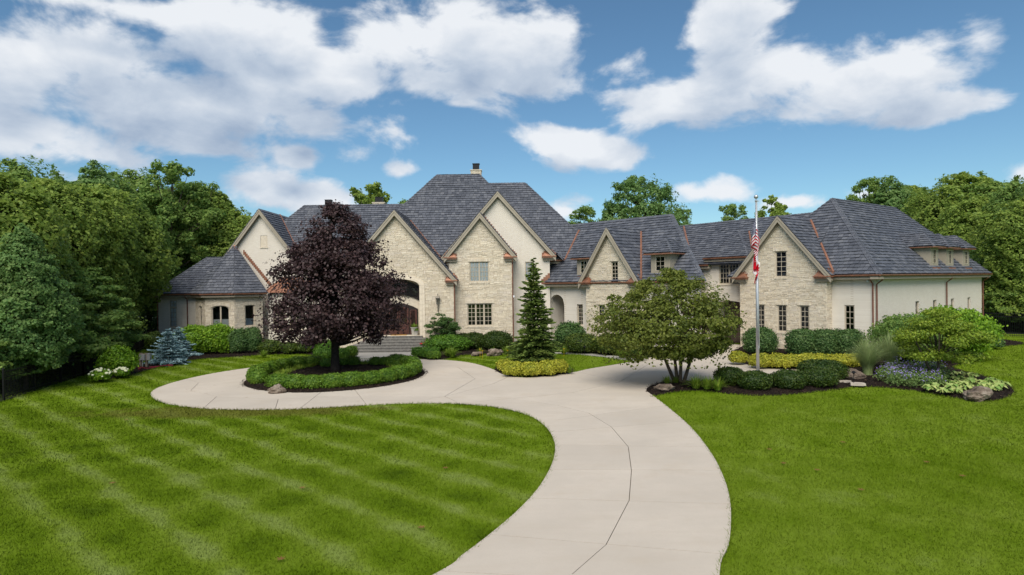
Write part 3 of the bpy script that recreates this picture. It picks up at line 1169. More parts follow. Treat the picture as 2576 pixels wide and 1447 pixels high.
def stones_on(fr, prof, opens, wall, pick=True, d0=0.0):
    conv = prof
    s0 = min(p[0] for p in prof); s1 = max(p[0] for p in prof)
    z0 = min(p[1] for p in prof); z1 = max(p[1] for p in prof)
    z = z0
    while z < z1:
        H = random.uniform(.20, .30)
        s = s0 - random.uniform(0, .3)
        while s < s1:
            kind = random.random()
            if kind < .13:
                blk = random.uniform(.10, .18); lay = [1.0]
            elif kind < .6:
                blk = random.uniform(.26, .56); lay = [random.choice((.5, .4, .6, .66))]; lay.append(1 - lay[0])
            else:
                blk = random.uniform(.34, .66); lay = [.3, .36, .34]
            zz = z
            for f in lay:
                h = H * f
                x = s
                nsub = 1 if random.random() < .55 else 2
                cutp = random.uniform(.35, .65)
                for k in range(nsub):
                    xa = s + blk * (0 if k == 0 else cutp)
                    xb = s + blk * (cutp if (k == 0 and nsub == 2) else 1)
                    rects = [(xa, xb)]
                    for (a, b, c, dd) in opens:
                        if zz + h > c + .01 and zz < dd - .01:
                            nr = []
                            for (ra, rb) in rects:
                                if rb <= a or ra >= b:
                                    nr.append((ra, rb))
                                else:
                                    if ra < a - .03:
                                        nr.append((ra, a))
                                    if rb > b + .03:
                                        nr.append((b, rb))
                            rects = nr
                    for (ra, rb) in rects:
                        g = .006
                        j = lambda: random.uniform(-.008, .008)
                        q = [(ra + g, zz + g), (rb - g + j(), zz + g + j()), (rb - g + j(), zz + h - g + j()), (ra + g, zz + h - g)]
                        q = clip_convex(q, conv)
                        if len(q) < 3 or parea(q) < .0015:
                            continue
                        k2 = len(q)
                        cx = sum(p[0] for p in q) / k2; cz = sum(p[1] for p in q) / k2
                        pr = random.uniform(.012, .038)
                        ins = .012
                        fro = []
                        for p in q:
                            vx, vz = p[0] - cx, p[1] - cz
                            l = math.hypot(vx, vz) + 1e-6
                            fro.append(fr.p(p[0] - vx / l * ins, d0 + pr + random.uniform(-.006, .006), p[1] - vz / l * ins))
                        bk = [fr.p(p[0], d0 - .002, p[1]) for p in q]
                        V = fro + bk
                        F = [tuple(range(k2))] + [(i + k2, (i + 1) % k2 + k2, (i + 1) % k2, i) for i in range(k2)]
                        size = pxm(fro[0]) ** 2 * parea(q) if (pick and cz > 1.3) else 0
                        STONES.append((size, wall, V, F, random.random()))
                zz += h
            s += blk
        z += H


def wall(fr, prof, opens=(), style='brick', rev=.2, name=None, d0=0.0, trimz=True):
    """prof: convex (s,z) polygon counter-clockwise; opens: (s0,s1,z0,z1,arch rise)"""
    mbw = MB()
    S = sorted({p[0] for p in prof} | {o[0] for o in opens} | {o[1] for o in opens})
    Z = sorted({p[1] for p in prof} | {o[2] for o in opens} | {o[3] for o in opens})
    for i in range(len(S) - 1):
        for j in range(len(Z) - 1):
            cx, cz = (S[i] + S[i + 1]) / 2, (Z[j] + Z[j + 1]) / 2
            if any(o[0] < cx < o[1] and o[2] < cz < o[3] for o in opens):
                continue
            c = clip_convex([(S[i], Z[j]), (S[i + 1], Z[j]), (S[i + 1], Z[j + 1]), (S[i], Z[j + 1])], prof)
            if len(c) >= 3 and parea(c) > 1e-6:
                mbw.poly([fr.p(q[0], d0, q[1]) for q in c])
    for o in opens:
        a, b, c, d, ar = o
        P = lambda s_, dd, z_: fr.p(s_, d0 + dd, z_)
        zt = d - ar
        mbw.poly([P(a, 0, c), P(a, -rev, c), P(a, -rev, zt), P(a, 0, zt)], mi=1)
        mbw.poly([P(b, 0, c), P(b, 0, zt), P(b, -rev, zt), P(b, -rev, c)], mi=1)
        mbw.poly([P(a, 0, c), P(b, 0, c), P(b, -rev, c), P(a, -rev, c)], mi=1)
        if ar <= 0:
            mbw.poly([P(a, 0, d), P(a, -rev, d), P(b, -rev, d), P(b, 0, d)], mi=1)
        else:
            m_ = 12
            zs = [zt + ar * math.sqrt(max(0, 1 - (2 * k / m_ - 1) ** 2)) for k in range(m_ + 1)]
            xs = [a + (b - a) * k / m_ for k in range(m_ + 1)]
            for k in range(m_):
                mbw.poly([P(xs[k], 0, zs[k]), P(xs[k + 1], 0, zs[k + 1]), P(xs[k + 1], 0, d), P(xs[k], 0, d)])
                mbw.poly([P(xs[k], -rev, zs[k]), P(xs[k + 1], -rev, zs[k + 1]), P(xs[k + 1], 0, zs[k + 1]), P(xs[k], 0, zs[k])], mi=1)
    o = mbw.obj(name or 'wall', ['painted_brick' if style == 'brick' else 'mortar', 'limestone_trim' if style == 'stone' else 'painted_brick'], HOUSE)
    if style == 'stone':
        stones_on(fr, prof, [(q[0], q[1], q[2], q[3]) for q in opens], o, d0=d0)
    return o


_pane = MB(); _pane.box(-.5, .5, -.5, .5, -.5, .5)
PANE_ME = _pane.mesh('pane', 'window_glass')


def place_pane(fr, s0, s1, z0, z1, d, parent, name='pane'):
    o = link(name, PANE_ME, parent)
    o.location = fr.p((s0 + s1) / 2, d, (z0 + z1) / 2)
    o.rotation_euler = (0, 0, fr.ang)
    o.scale = (s1 - s0, .012, z1 - z0)
    return o


def window(fr, s0, s1, z0, z1, sash=1, cols=2, rows=4, d=-.08, back='dark', sill='brick', parent=None, name='window', fw=.055, mw=.034, curtain=0, wide_sill=.06, d0=0.0, arch=0):
    d = d + d0
    f = MB()
    if arch:
        m_ = 10
        zt = z1 - arch
        for (a, b) in ((s0, s0 + fw), (s1 - fw, s1)):
            f.box(a, b, d - .05, d + .05, z0, zt + .02, fr)
        pa = [(s0 + (s1 - s0) * k / m_, zt + arch * math.sqrt(max(0, 1 - (2 * k / m_ - 1) ** 2))) for k in range(m_ + 1)]
        for (a, b) in zip(pa[:-1], pa[1:]):
            A = [fr.p(a[0], d + .05, a[1] - fw), fr.p(b[0], d + .05, b[1] - fw), fr.p(b[0], d + .05, b[1]), fr.p(a[0], d + .05, a[1])]
            f.hexa(A, [x - fr.n * .1 for x in A])
    else:
        f.box(s0, s0 + fw, d - .05, d + .05, z0, z1, fr)
        f.box(s1 - fw, s1, d - .05, d + .05, z0, z1, fr)
        f.box(s0 + fw, s1 - fw, d - .05, d + .048, z1 - fw, z1, fr)
    f.box(s0 + fw, s1 - fw, d - .05, d + .048, z0, z0 + fw, fr)
    sw = (s1 - s0 - 2 * fw)
    mul = .07
    cw = (sw - mul * (sash - 1)) / sash
    zi0, zi1 = z0 + fw, z1 - fw
    lites = []
    for k in range(sash):
        a = s0 + fw + k * (cw + mul)
        if k:
            f.box(a - mul, a, d - .05, d + .045, zi0, zi1, fr)
        # sash rails
        sr = .028
        f.box(a, a + sr, d - .03, d + .02, zi0, zi1, fr); f.box(a + cw - sr, a + cw, d - .03, d + .02, zi0, zi1, fr)
        f.box(a + sr, a + cw - sr, d - .03, d + .019, zi0, zi0 + sr, fr); f.box(a + sr, a + cw - sr, d - .03, d + .019, zi1 - sr, zi1, fr)
        lw = (cw - 2 * sr - mw * (cols - 1)) / cols
        lh = (zi1 - zi0 - 2 * sr - mw * (rows - 1)) / rows
        for i in range(cols - 1):
            x = a + sr + lw * (i + 1) + mw * i
            f.box(x, x + mw, d - .018, d + .014, zi0 + sr, zi1 - sr, fr)
        for j in range(rows - 1):
            y = zi0 + sr + lh * (j + 1) + mw * j
            f.box(a + sr, a + cw - sr, d - .017, d + .012, y, y + mw, fr)
        for i in range(cols):
            for j in range(rows):
                x = a + sr + i * (lw + mw); y = zi0 + sr + j * (lh + mw)
                lites.append((x, x + lw, y, y + lh))
    w = f.obj(name, 'window_frame_taupe', parent or HOUSE)
    for (a, b, c, e) in lites:
        place_pane(fr, a, b, c, e, d - .004, w)
    bm_ = MB()
    bd = d - (.05 if back != 'dark' else .45)
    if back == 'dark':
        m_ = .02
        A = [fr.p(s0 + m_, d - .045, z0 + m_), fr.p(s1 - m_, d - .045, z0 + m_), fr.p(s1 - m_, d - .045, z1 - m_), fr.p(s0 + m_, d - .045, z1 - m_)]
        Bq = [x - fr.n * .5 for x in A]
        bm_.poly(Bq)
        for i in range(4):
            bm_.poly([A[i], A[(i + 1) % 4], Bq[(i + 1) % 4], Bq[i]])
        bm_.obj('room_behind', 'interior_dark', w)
    else:
        bm_.box(s0 + .02, s1 - .02, bd, bd + .01, z0 + .02, z1 - .02, fr)
        bm_.obj('blind', 'blind_white', w)
    if curtain:
        cb = MB()
        ztop = z0 + (z1 - z0) * curtain
        m_ = 28
        for k in range(m_):
            a = s0 + fw + (s1 - s0 - 2 * fw) * k / m_; b = s0 + fw + (s1 - s0 - 2 * fw) * (k + 1) / m_
            da, db = -.08 + .012 * (k % 2), -.08 + .012 * ((k + 1) % 2)
            cb.poly([fr.p(a, d + da, z0 + .05), fr.p(b, d + db, z0 + .05), fr.p(b, d + db, ztop), fr.p(a, d + da, ztop)])
        cb.obj('curtain', 'curtain_white', w)
    if sill == 'brick':
        sb = MB()
        m_ = max(3, int((s1 - s0 + .1) / .085))
        for k in range(m_):
            a = s0 - .05 + (s1 - s0 + .1) * k / m_; b = s0 - .05 + (s1 - s0 + .1) * (k + 1) / m_ - .016
            sb.box(a, b, d0 - .1, d0 + wide_sill + random.uniform(-.01, .01), z0 - .13, z0 - .008, fr, random.random())
        sb.obj('window_sill', 'stone_block', w)
    elif sill == 'flat':
        sb = MB()
        sb.box(s0 - .07, s1 + .07, d0 - .1, d0 + .05, z0 - .1, z0 - .004, fr)
        sb.obj('window_sill', 'limestone_trim', w)
    return w


def lintel(fr, s0, s1, z, arch=0, d0=0.0, parent=None):
    """soldier course of stones over an opening"""
    l = MB()
    m_ = max(4, int((s1 - s0 + .24) / .11))
    for k in range(m_):
        a = s0 - .12 + (s1 - s0 + .24) * k / m_; b = s0 - .12 + (s1 - s0 + .24) * (k + 1) / m_ - .012
        c = ((a + b) / 2 - (s0 + s1) / 2) / ((s1 - s0) / 2 + .12)
        lift = arch * (math.sqrt(max(0, 1 - min(1, abs(c)) ** 2)) - 1) if arch else 0
        l.box(a, b, d0 - .01, d0 + .058 + random.uniform(0, .012), z + lift + .004, z + lift + .24, fr, random.random())
    return l.obj('lintel', 'stone_block', parent or HOUSE)


def gutter(fr, s0, s1, d, z, wall_d=0.0, soff=True):
    """copper gutter along an eave with fascia and soffit behind it"""
    g = MB()
    prof = [(-.02, 0), (.10, 0), (.135, .06), (.135, .115), (.10, .115), (-.02, .115)]
    A = [fr.p(s0, d + a, z - .115 + b) for a, b in prof]
    B = [fr.p(s1, d + a, z - .115 + b) for a, b in prof]
    n_ = len(prof)
    g.solid(A + B, [tuple(range(n_))[::-1], tuple(range(n_, 2 * n_))] + [(i, (i + 1) % n_, (i + 1) % n_ + n_, i + n_) for i in range(n_)])
    g.obj('gutter', 'copper', HOUSE)
    if soff:
        f = MB()
        f.box(s0, s1, wall_d - .02, d - .022, z - .30, z - .13, fr)
        f.obj('soffit', 'taupe_trim', HOUSE)


def downspout(fr, s, d, ztop, zbot=.1, kick=.45):
    t = MB()
    t.tube([fr.p(s, d + kick, ztop), fr.p(s, d + kick, ztop - .14), fr.p(s, d + .1, ztop - .42), fr.p(s, d + .1, zbot)], .048, 8)
    o = t.obj('downspout', 'copper_pipe', HOUSE)
    return o


def valley(p, q, w=.2, lift=.11):
    p, q = Vector(p), Vector(q)
    v = MB()
    d = (q - p).normalized()
    sd = d.cross(Vector((0, 0, 1))).normalized()
    up = sd.cross(d)
    if up.z < 0:
        up = -up
    a = [p - sd * w / 2 + up * (lift - .05), p + sd * w / 2 + up * (lift - .05), p + sd * w * .2 + up * (lift + .03), p - sd * w * .2 + up * (lift + .03)]
    v.hexa(a, [x + (q - p) for x in a])
    v.obj('valley_flashing', 'copper', HOUSE)


def step_flash(p, q, n, k=12, sz=.16):
    """stepped copper flashing up a wall from p to q, standing off along n"""
    p, q, n = Vector(p), Vector(q), Vector(n)
    f = MB()
    hd = Vector((q.x - p.x, q.y - p.y, 0))
    L = hd.length
    hd.normalize()
    dz = (q.z - p.z) / k
    for i in range(k):
        a = p + (q - p) * (i / k)
        w_ = L / k
        A = [a - Vector((0, 0, .10)), a + hd * w_ - Vector((0, 0, .10)), a + hd * w_ + Vector((0, 0, dz + sz)), a + Vector((0, 0, dz + sz))]
        A = [x + n * (.012 + .003 * (i % 2)) for x in A]
        f.hexa(A, [x + n * .015 for x in A])
    f.obj('step_flashing', 'copper', HOUSE)


def plane_hit(p0, d, P, n):
    return p0 + d * ((P - p0).dot(n) / d.dot(n))


def cornice(fr, s_in, s_out, z, d=.36, h=.46, wall_s=None):
    """boxed gable return: copper gutter face, little copper hip on top, moulding below"""
    c = MB()
    lo, hi = min(s_in, s_out), max(s_in, s_out)
    dirn = 1 if s_out > s_in else -1
    c.box(lo, hi, -.02, d, z - .14, z, fr)
    c.box(lo - .04, hi + .04, -.02, d + .05, z - .05, z + .025, fr)
    zt = z + h
    mid = (lo + hi) / 2
    a, b, e, f_ = fr.p(lo, d, z + .026), fr.p(hi, d, z + .026), fr.p(hi, .0, z + .026), fr.p(lo, .0, z + .026)
    t0, t1 = fr.p(mid - (hi - lo) * .18, .02, zt), fr.p(mid + (hi - lo) * .18, .02, zt)
    c.solid([a, b, e, f_, t0, t1], [(0, 1, 5, 4), (1, 2, 5), (3, 0, 4), (2, 3, 4, 5)])
    for k in range(3):                                   # stepped counter flashing behind
        x0 = mid - (hi - lo) * (.24 - .0 * k)
    for sg in (-1, 1):
        for k in range(3):
            xo = mid + sg * (hi - lo) * (.22 + .12 * k)
            c.box(xo - .07, xo + .07, .004 + .002 * k, .02 + .002 * k, z + .02, zt + .10 - k * .13, fr)
    o = c.obj('cornice_return', 'copper', HOUSE)
    m_ = MB()
    m_.box(lo + .03, hi - .03, -.01, d - .08, z - .22, z - .142, fr)
    m_.box(lo + .06, hi - .06, -.012, d - .17, z - .34, z - .222, fr)
    m_.obj('moulding', 'taupe_trim', o)
    return o


def gable(fr, half, z_e, z_p, over, back, opens=(), style='stone', front=.34, zbase=0.0, returns=(1, 1), ret_w=.95, d_back_left=None, d_back_right=None, pick=False, retl=None):
    """gabled front with its roof running back; z_e/z_p roof heights at the rake ends and the peak"""
    hw = half + over
    sl = (z_p - z_e) / hw
    zr = lambda s: z_p - abs(s) * sl
    drop = .10
    prof = [(-half, zbase), (half, zbase), (half, zr(half) - drop), (0, zr(0) - drop), (-half, zr(half) - drop)]
    w = wall(fr, prof, opens, style)
    bl = -back if d_back_left is None else d_back_left
    br = -back if d_back_right is None else d_back_right
    for sg, bb in ((-1, bl), (1, br)):
        A = [fr.p(sg * hw, front, z_e), fr.p(sg * hw, bb, z_e), fr.p(0, -back, z_p), fr.p(0, front, z_p)]
        roof_plane('roof', A, pick=pick and sg > 0)
    ridge(fr.p(0, front + .02, z_p), fr.p(0, -back, z_p), fr.e - Vector((0, 0, sl)), -fr.e - Vector((0, 0, sl)))
    nrm = math.hypot(1, sl)
    for sg in (-1, 1):
        b = MB()
        for (d0_, d1_, hgt, t_) in ((front - .06, front + .025, .27, -.005), (front - .002, front + .05, .10, .0)):
            P0 = [(sg * (hw + .02), z_e - .02), (0, z_p + .005)]
            q = [fr.p(P0[0][0], d1_, P0[0][1] + t_), fr.p(P0[1][0], d1_, P0[1][1] + t_), fr.p(P0[1][0], d1_, P0[1][1] - hgt * nrm), fr.p(P0[0][0], d1_, P0[0][1] - hgt * nrm)]
            b.hexa(q, [x - fr.n * (d1_ - d0_) for x in q])
        b.obj('rake_board', 'taupe_trim', HOUSE)
        s_ = MB()
        lo = .19 * nrm
        q = [fr.p(sg * hw, front - .061, z_e - lo + .02), fr.p(0, front - .061, z_p - lo + .02), fr.p(0, -.01, z_p - lo + .02), fr.p(sg * hw, -.01, z_e - lo + .02)]
        s_.hexa(q, [x + Vector((0, 0, -.03)) for x in q])
        # frieze board on the wall under the soffit
        q = [fr.p(sg * half, .075, zr(half) - lo - .0), fr.p(0, .075, z_p - lo - .0), fr.p(0, .075, z_p - lo - .22), fr.p(sg * half, .075, zr(half) - lo - .22)]
        s_.hexa(q, [x - fr.n * .07 for x in q])
        s_.obj('soffit', 'taupe_trim', HOUSE)
        if returns[0 if sg < 0 else 1]:
            cornice(fr, sg * (half - ret_w * .62), sg * (hw + .02), z_e - .02)
    return w


def norm_down(fr_vec, sl):
    return Vector((fr_vec.x, fr_vec.y, -sl))


E0 = (1, 0)
# ---- left rear wing (lower hip)
fa = Fr((-31.9, 55.2), E0)
a0, _ = fa.sz(426.4, 790); a1, _ = fa.sz(444.8, 790)
wall(fa, [(0, 0), (8.5, 0), (8.5, 4.3), (0, 4.3)], [(a0, a1, 1.42, 3.85, 0)])
window(fa, a0, a1, 1.42, 3.18, 1, 2, 4, back='blind', sill='flat')
window(fa, a0, a1, 3.18, 3.85, 1, 2, 2, back='blind', sill=None)
fa2 = Fr((-31.9, 62.0), (0, -1))
wall(fa2, [(0, 0), (6.8, 0), (6.8, 4.3), (0, 4.3)])
roof_plane('roof', [(-32.35, 54.75, 4.4), (-23.5, 54.75, 4.4), (-23.5, 58.2, 7.75), (-28.95, 58.2, 7.75)])
roof_plane('roof', [(-32.35, 61.65, 4.4), (-32.35, 54.75, 4.4), (-28.95, 58.2, 7.75)])
ridge((-28.95, 58.2, 7.75), (-24, 58.2, 7.75), (0, -1, -.9), (0, 1, -.9))
ridge((-32.35, 54.75, 4.4), (-28.95, 58.2, 7.75), (1, -1, -.3), (-1, 1, -.3))
gutter(fa, -.4, 6.2, .45, 4.4)
downspout(fa, fa.su(470.9), 0, 4.3); downspout(fa, fa.su(495), 0, 4.3); downspout(fa, -.04, 0, 4.3)

# ---- octagonal turret
TC = Vector((-24.4, 54.0, 0)); TR = 3.12; TE = 3.56; TAP = 8.55; TEZ = 4.42
tv = lambda k, r: TC + Vector((r * math.sin(R(-22.5 + 45 * k)), -r * math.cos(R(-22.5 + 45 * k)), 0))
for k in (-2, -1, 0, 1):
    A, B = tv(k, TR), tv(k + 1, TR)
    ft = Fr((A.x, A.y), (B - A)[:2])
    L_ = (B - A).length
    ops = []
    if k == -1:
        ops = [(L_ * .40, L_ * .40 + .5, 1.62, 3.4, .16)]
    elif k == 0:
        ops = [(L_ * .20, L_ * .82, 1.62, 3.42, .3)]
    elif k == 1:
        ops = [(L_ * .36, L_ * .70, 1.62, 3.42, .12)]
    wall(ft, [(0, 0), (L_, 0), (L_, 4.3), (0, 4.3)], ops, 'stone')
    for (p0, p1, c0, c1, ar) in ops:
        window(ft, p0, p1, c0, c1, 2 if k == 0 else 1, 1, 1, arch=ar, curtain=.36, sill='brick')
        lintel(ft, p0, p1, c1, ar)
    A, B = tv(k, TE), tv(k + 1, TE)
    roof_plane('roof', [(A.x, A.y, TEZ), (B.x, B.y, TEZ), (TC.x, TC.y, TAP)], rowh=.295)
    fe = Fr((A.x, A.y), (B - A)[:2])
    gutter(fe, 0, (B - A).length, 0, TEZ, wall_d=-.42)
for k in (-2, -1, 0, 1, 2):
    A = tv(k, TE)
    d_ = (Vector((TC.x, TC.y, TAP)) - Vector((A.x, A.y, TEZ))).normalized()
    sd = d_.cross(Vector((0, 0, 1))).normalized()
    ridge((A.x, A.y, TEZ), (TC.x, TC.y, TAP - .05), sd - Vector((0, 0, .25)), -sd - Vector((0, 0, .25)), .2)
fin = MB(); fin.lathe((TC.x, TC.y, TAP - .42), [(.40, -.02), (.22, .25), (.03, .52)], 8)
fin.obj('turret_finial', 'copper', HOUSE)

# ---- left gable in painted brick
fc = Fr((-22.3, 54.6), E0)
v0, z0_ = fc.sz(655, 622); v1, z1_ = fc.sz(672, 593)
gable(fc, 4.7, 5.0, 11.8, .45, 7.0, [(v0, v1, z0_, z1_, 0)], 'brick', returns=(0, 1))
vent = MB()
vent.box(v0, v1, -.16, -.05, z0_, z1_, fc)
for k in range(9):
    zz = z0_ + .06 + (z1_ - z0_ - .1) * k / 9
    vent.hexa([fc.p(v0 + .05, -.05, zz), fc.p(v1 - .05, -.05, zz), fc.p(v1 - .05, -.02, zz - .03), fc.p(v0 + .05, -.02, zz - .03)],
              [fc.p(v0 + .05, -.05, zz + .07), fc.p(v1 - .05, -.05, zz + .07), fc.p(v1 - .05, -.02, zz + .04), fc.p(v0 + .05, -.02, zz + .04)])
vo = vent.obj('louvre_vent', 'limestone_trim', HOUSE)
vs_ = MB(); vs_.box(v0 - .05, v1 + .05, -.1, .05, z0_ - .1, z0_, fc); vs_.obj('vent_sill', 'limestone_trim', vo)
step_flash((TC.x + 2.95, 54.6, 5.0), (TC.x + .5, 54.6, 8.1), (0, -1, 0), 19, .14)
# copper roofed bay right of the turret
fbv = Fr((-19.6, 53.4), E0)
for (sa, sb) in ((-1.7, 1.7),):
    wall(fbv, [(sa, 0), (sb, 0), (sb, 4.35), (sa, 4.35)], [(-1.3, -.15, 1.2, 3.4, 0), (.15, 1.3, 1.2, 3.4, 0)])
window(fbv, -1.3, -.15, 1.2, 3.4, 1, 2, 5, sill='flat'); window(fbv, .15, 1.3, 1.2, 3.4, 1, 2, 5, sill='flat')
cb = MB()
q = [fbv.p(-2.0, .35, 4.42), fbv.p(2.0, .35, 4.42), fbv.p(2.0, -1.3, 4.42), fbv.p(-2.0, -1.3, 4.42), fbv.p(-.9, -1.2, 5.75), fbv.p(.9, -1.2, 5.75)]
cb.solid(q, [(0, 1, 5, 4), (1, 2, 5), (3, 0, 4), (2, 3, 4, 5), (3, 2, 1, 0)])
for k in range(9):
    x0 = -1.8 + 3.6 * k / 8
    cb.beam(fbv.p(x0, .36, 4.44), fbv.p(x0 * .48, -1.18, 5.76), .025, .05)
cb.obj('bay_roof', 'copper', HOUSE)
fbw = Fr((-17.9, 53.4), (0, 1)); wall(fbw, [(0, 0), (1.3, 0), (1.3, 4.35), (0, 4.35)])
fbx = Fr((-21.3, 54.6), (0, -1)); wall(fbx, [(0, 0), (1.2, 0), (1.2, 4.35), (0, 4.35)])

# ---- left main roof and its front wall behind the purple maple
fd = Fr((-17.6, 53.9), E0)
wall(fd, [(0, 0), (4.6, 0), (4.6, 5.4), (0, 5.4)], [(1.2, 3.2, 1.7, 3.4, 0)])
window(fd, 1.2, 3.2, 1.7, 3.4, 2, 2, 5, sill='flat')
sl_l = 7.4 / 6.6
roof_plane('roof', [(-25.2, 55.0, 12.8 - 5 * sl_l), (-17.7, 55.0, 12.8 - 5 * sl_l), (-17.7, 60, 12.8), (-20.2, 60, 12.8)])
roof_plane('roof', [(-17.7, 53.4, 5.4), (-7.0, 53.4, 5.4), (-7.0, 60, 12.8), (-17.7, 60, 12.8)])
roof_plane('roof', [(-26.8, 66.6, 5.4), (-26.8, 53.4, 5.4), (-20.2, 60, 12.8)])
ridge((-20.2, 60, 12.8), (-8.3, 60, 12.8), (0, -1, -sl_l), (0, 1, -sl_l))
ridge((-24.6, 55.6, 12.8 - 4.4 * sl_l), (-20.2, 60, 12.8), (1, -1, -.4), (-1, 1, -.4))
gutter(fd, -.2, 4.4, .5, 5.4)
# where the left gable's roof meets the main roof
sC = 6.8 / 5.15
pk = plane_hit(Vector((-22.3, 54.6, 11.8)), Vector((0, 1, 0)), Vector((-17, 60, 12.8)), Vector((0, -sl_l, 1)))
lowC = Vector((-22.3 + 3.6, 0, 11.8 - 3.6 * sC)); lowC.y = 60 - (12.8 - lowC.z) / sl_l
valley(pk, lowC, .22)

# ---- entry gable
fe_ = Fr((-8.85, 46.8), E0)
AW = 1.78
gable(fe_, 4.39, 5.24, 10.62, .26, 9.5, [(-AW, AW, 0.0, 5.40, .52)], 'stone', ret_w=.95)
# arch surround
sur = MB()
zt = 5.40 - .52
m_ = 14
ang = [math.pi * k / m_ for k in range(m_ + 1)]
ins_ = [(-AW * math.cos(t), zt + .52 * math.sin(t)) for t in ang]
for (wd, dd) in ((.40, .075), (.20, .10)):
    outs = [(-(AW + wd) * math.cos(t), zt + (.52 + wd * .95) * math.sin(t)) for t in ang]
    for k in range(m_):
        g_ = .0
        A = [fe_.p(ins_[k][0], dd, ins_[k][1]), fe_.p(outs[k][0], dd, outs[k][1]), fe_.p(outs[k + 1][0], dd, outs[k + 1][1]), fe_.p(ins_[k + 1][0], dd, ins_[k + 1][1])]
        sur.hexa(A[::-1], [x - fe_.n * (dd + .05) for x in A[::-1]], random.random())
    for sg in (-1, 1):
        zz = .9
        while zz < zt - .02:
            h_ = min(.42, zt - zz)
            lo, hi = sorted((sg * AW, sg * (AW + wd)))
            sur.box(lo, hi, -.05, dd + .002 * int(zz * 10 % 3), zz, zz + h_ - .008, fe_, random.random())
            zz += h_
ks = [(-.14, 5.36), (.14, 5.36), (.2, 5.86), (-.2, 5.86)]
A = [fe_.p(a, .13, b) for a, b in ks]
sur.hexa(A, [x - fe_.n * .15 for x in A])
sur.obj('arch_surround', 'limestone_trim', HOUSE)
# recess
rec = MB()
DB = -.95
for (a, b) in ((-AW, DB), (AW, DB)):
    rec.poly([fe_.p(a, -.19, 0), fe_.p(a, DB, 0), fe_.p(a, DB, 6), fe_.p(a, -.19, 6)])
rec.poly([fe_.p(-AW, DB, 0), fe_.p(AW, DB, 0), fe_.p(AW, DB, 6), fe_.p(-AW, DB, 6)])
rec.poly([fe_.p(-AW - .1, DB, 5.3), fe_.p(AW + .1, DB, 5.3), fe_.p(AW + .1, -.15, 5.3), fe_.p(-AW - .1, -.15, 5.3)])
rec.obj('entry_recess', 'limestone_trim', HOUSE)


def arched(mbx, fr, s0, s1, z0, z1, rise, d0, d1, zlow_rise=0, m_=14, r=.5):
    for k in range(m_):
        a, b = s0 + (s1 - s0) * k / m_, s0 + (s1 - s0) * (k + 1) / m_
        f = lambda x, zz, rs: zz + rs * (1 - (2 * (x - s0) / (s1 - s0) - 1) ** 2)
        A = [fr.p(a, d1, f(a, z0, zlow_rise)), fr.p(b, d1, f(b, z0, zlow_rise)), fr.p(b, d1, f(b, z1, rise)), fr.p(a, d1, f(a, z1, rise))]
        mbx.hexa(A, [x - fr.n * (d1 - d0) for x in A], r)


dr = MB()
arched(dr, fe_, -1.5, 1.5, 1.06, 3.05, .45, DB, DB + .10)
door = dr.obj('entry_door', 'door_dark_frame', HOUSE)
for sg in (-1, 1):
    lf = MB()
    lo, hi = sorted((sg * .02, sg * .78))
    lf.box(lo, hi, DB + .10, DB + .15, 1.10, 3.2, fe_)
    lfo = lf.obj('door_leaf', 'door_mahogany', door)
    for (c0, c1) in ((1.22, 1.72),):
        pn = MB(); pn.box(lo + .12, hi - .12, DB + .15, DB + .172, c0, c1, fe_); pn.obj('panel', 'door_mahogany', door)
    place_pane(fe_, lo + .13, hi - .13, 1.9, 3.1, DB + .152, door, 'door_glass')
    sl_ = MB(); lo, hi = sorted((sg * .86, sg * 1.42)); sl_.box(lo, hi, DB + .10, DB + .14, 1.10, 3.0, fe_); sl_.obj('sidelight', 'door_mahogany', door)
    place_pane(fe_, lo + .12, hi - .12, 1.75, 2.95, DB + .143, door, 'door_glass')
    hd = MB(); hd.tube([fe_.p(sg * .07, DB + .2, 1.95), fe_.p(sg * .07, DB + .2, 2.25)], .018, 6); hd.obj('door_handle', 'lantern_bronze', door)
tr_ = MB()
arched(tr_, fe_, -1.62, 1.62, 3.72, 4.82, .5, DB, DB + .12, .45)
tro = tr_.obj('transom_window', 'door_dark_frame', HOUSE)
for k in range(3):
    a = -1.5 + k * 1.02
    gl = MB(); arched(gl, fe_, a, a + .96, 3.98 + (.2 if k == 1 else 0), 4.72 + (.28 if k == 1 else 0), .06, DB + .121, DB + .132, .06, 4)
    gl.obj('pane', 'window_glass', tro)
land = MB(); land.box(-AW + .005, AW - .005, DB + .01, .0, 0, 1.05, fe_)
land.obj('landing', 'limestone_trim', HOUSE)
mt = tag(MB(), '', '') if False else None
for k in range(6):
    w_ = 1.95 + .37 * (5 - k)
    st = MB()
    zf = .175 * (k + 1)
    y_f = 2.1 - .37 * k                                    # distance in front of the wall
    st.box(-w_, w_, .08, y_f, .035 if k == 0 else zf - .175 + .001, zf - .05, fe_)
    st.box(-w_ - .025, w_ + .025, .075, y_f + .025, zf - .05, zf, fe_)
    st.obj('step', 'steps_bluestone', HOUSE)
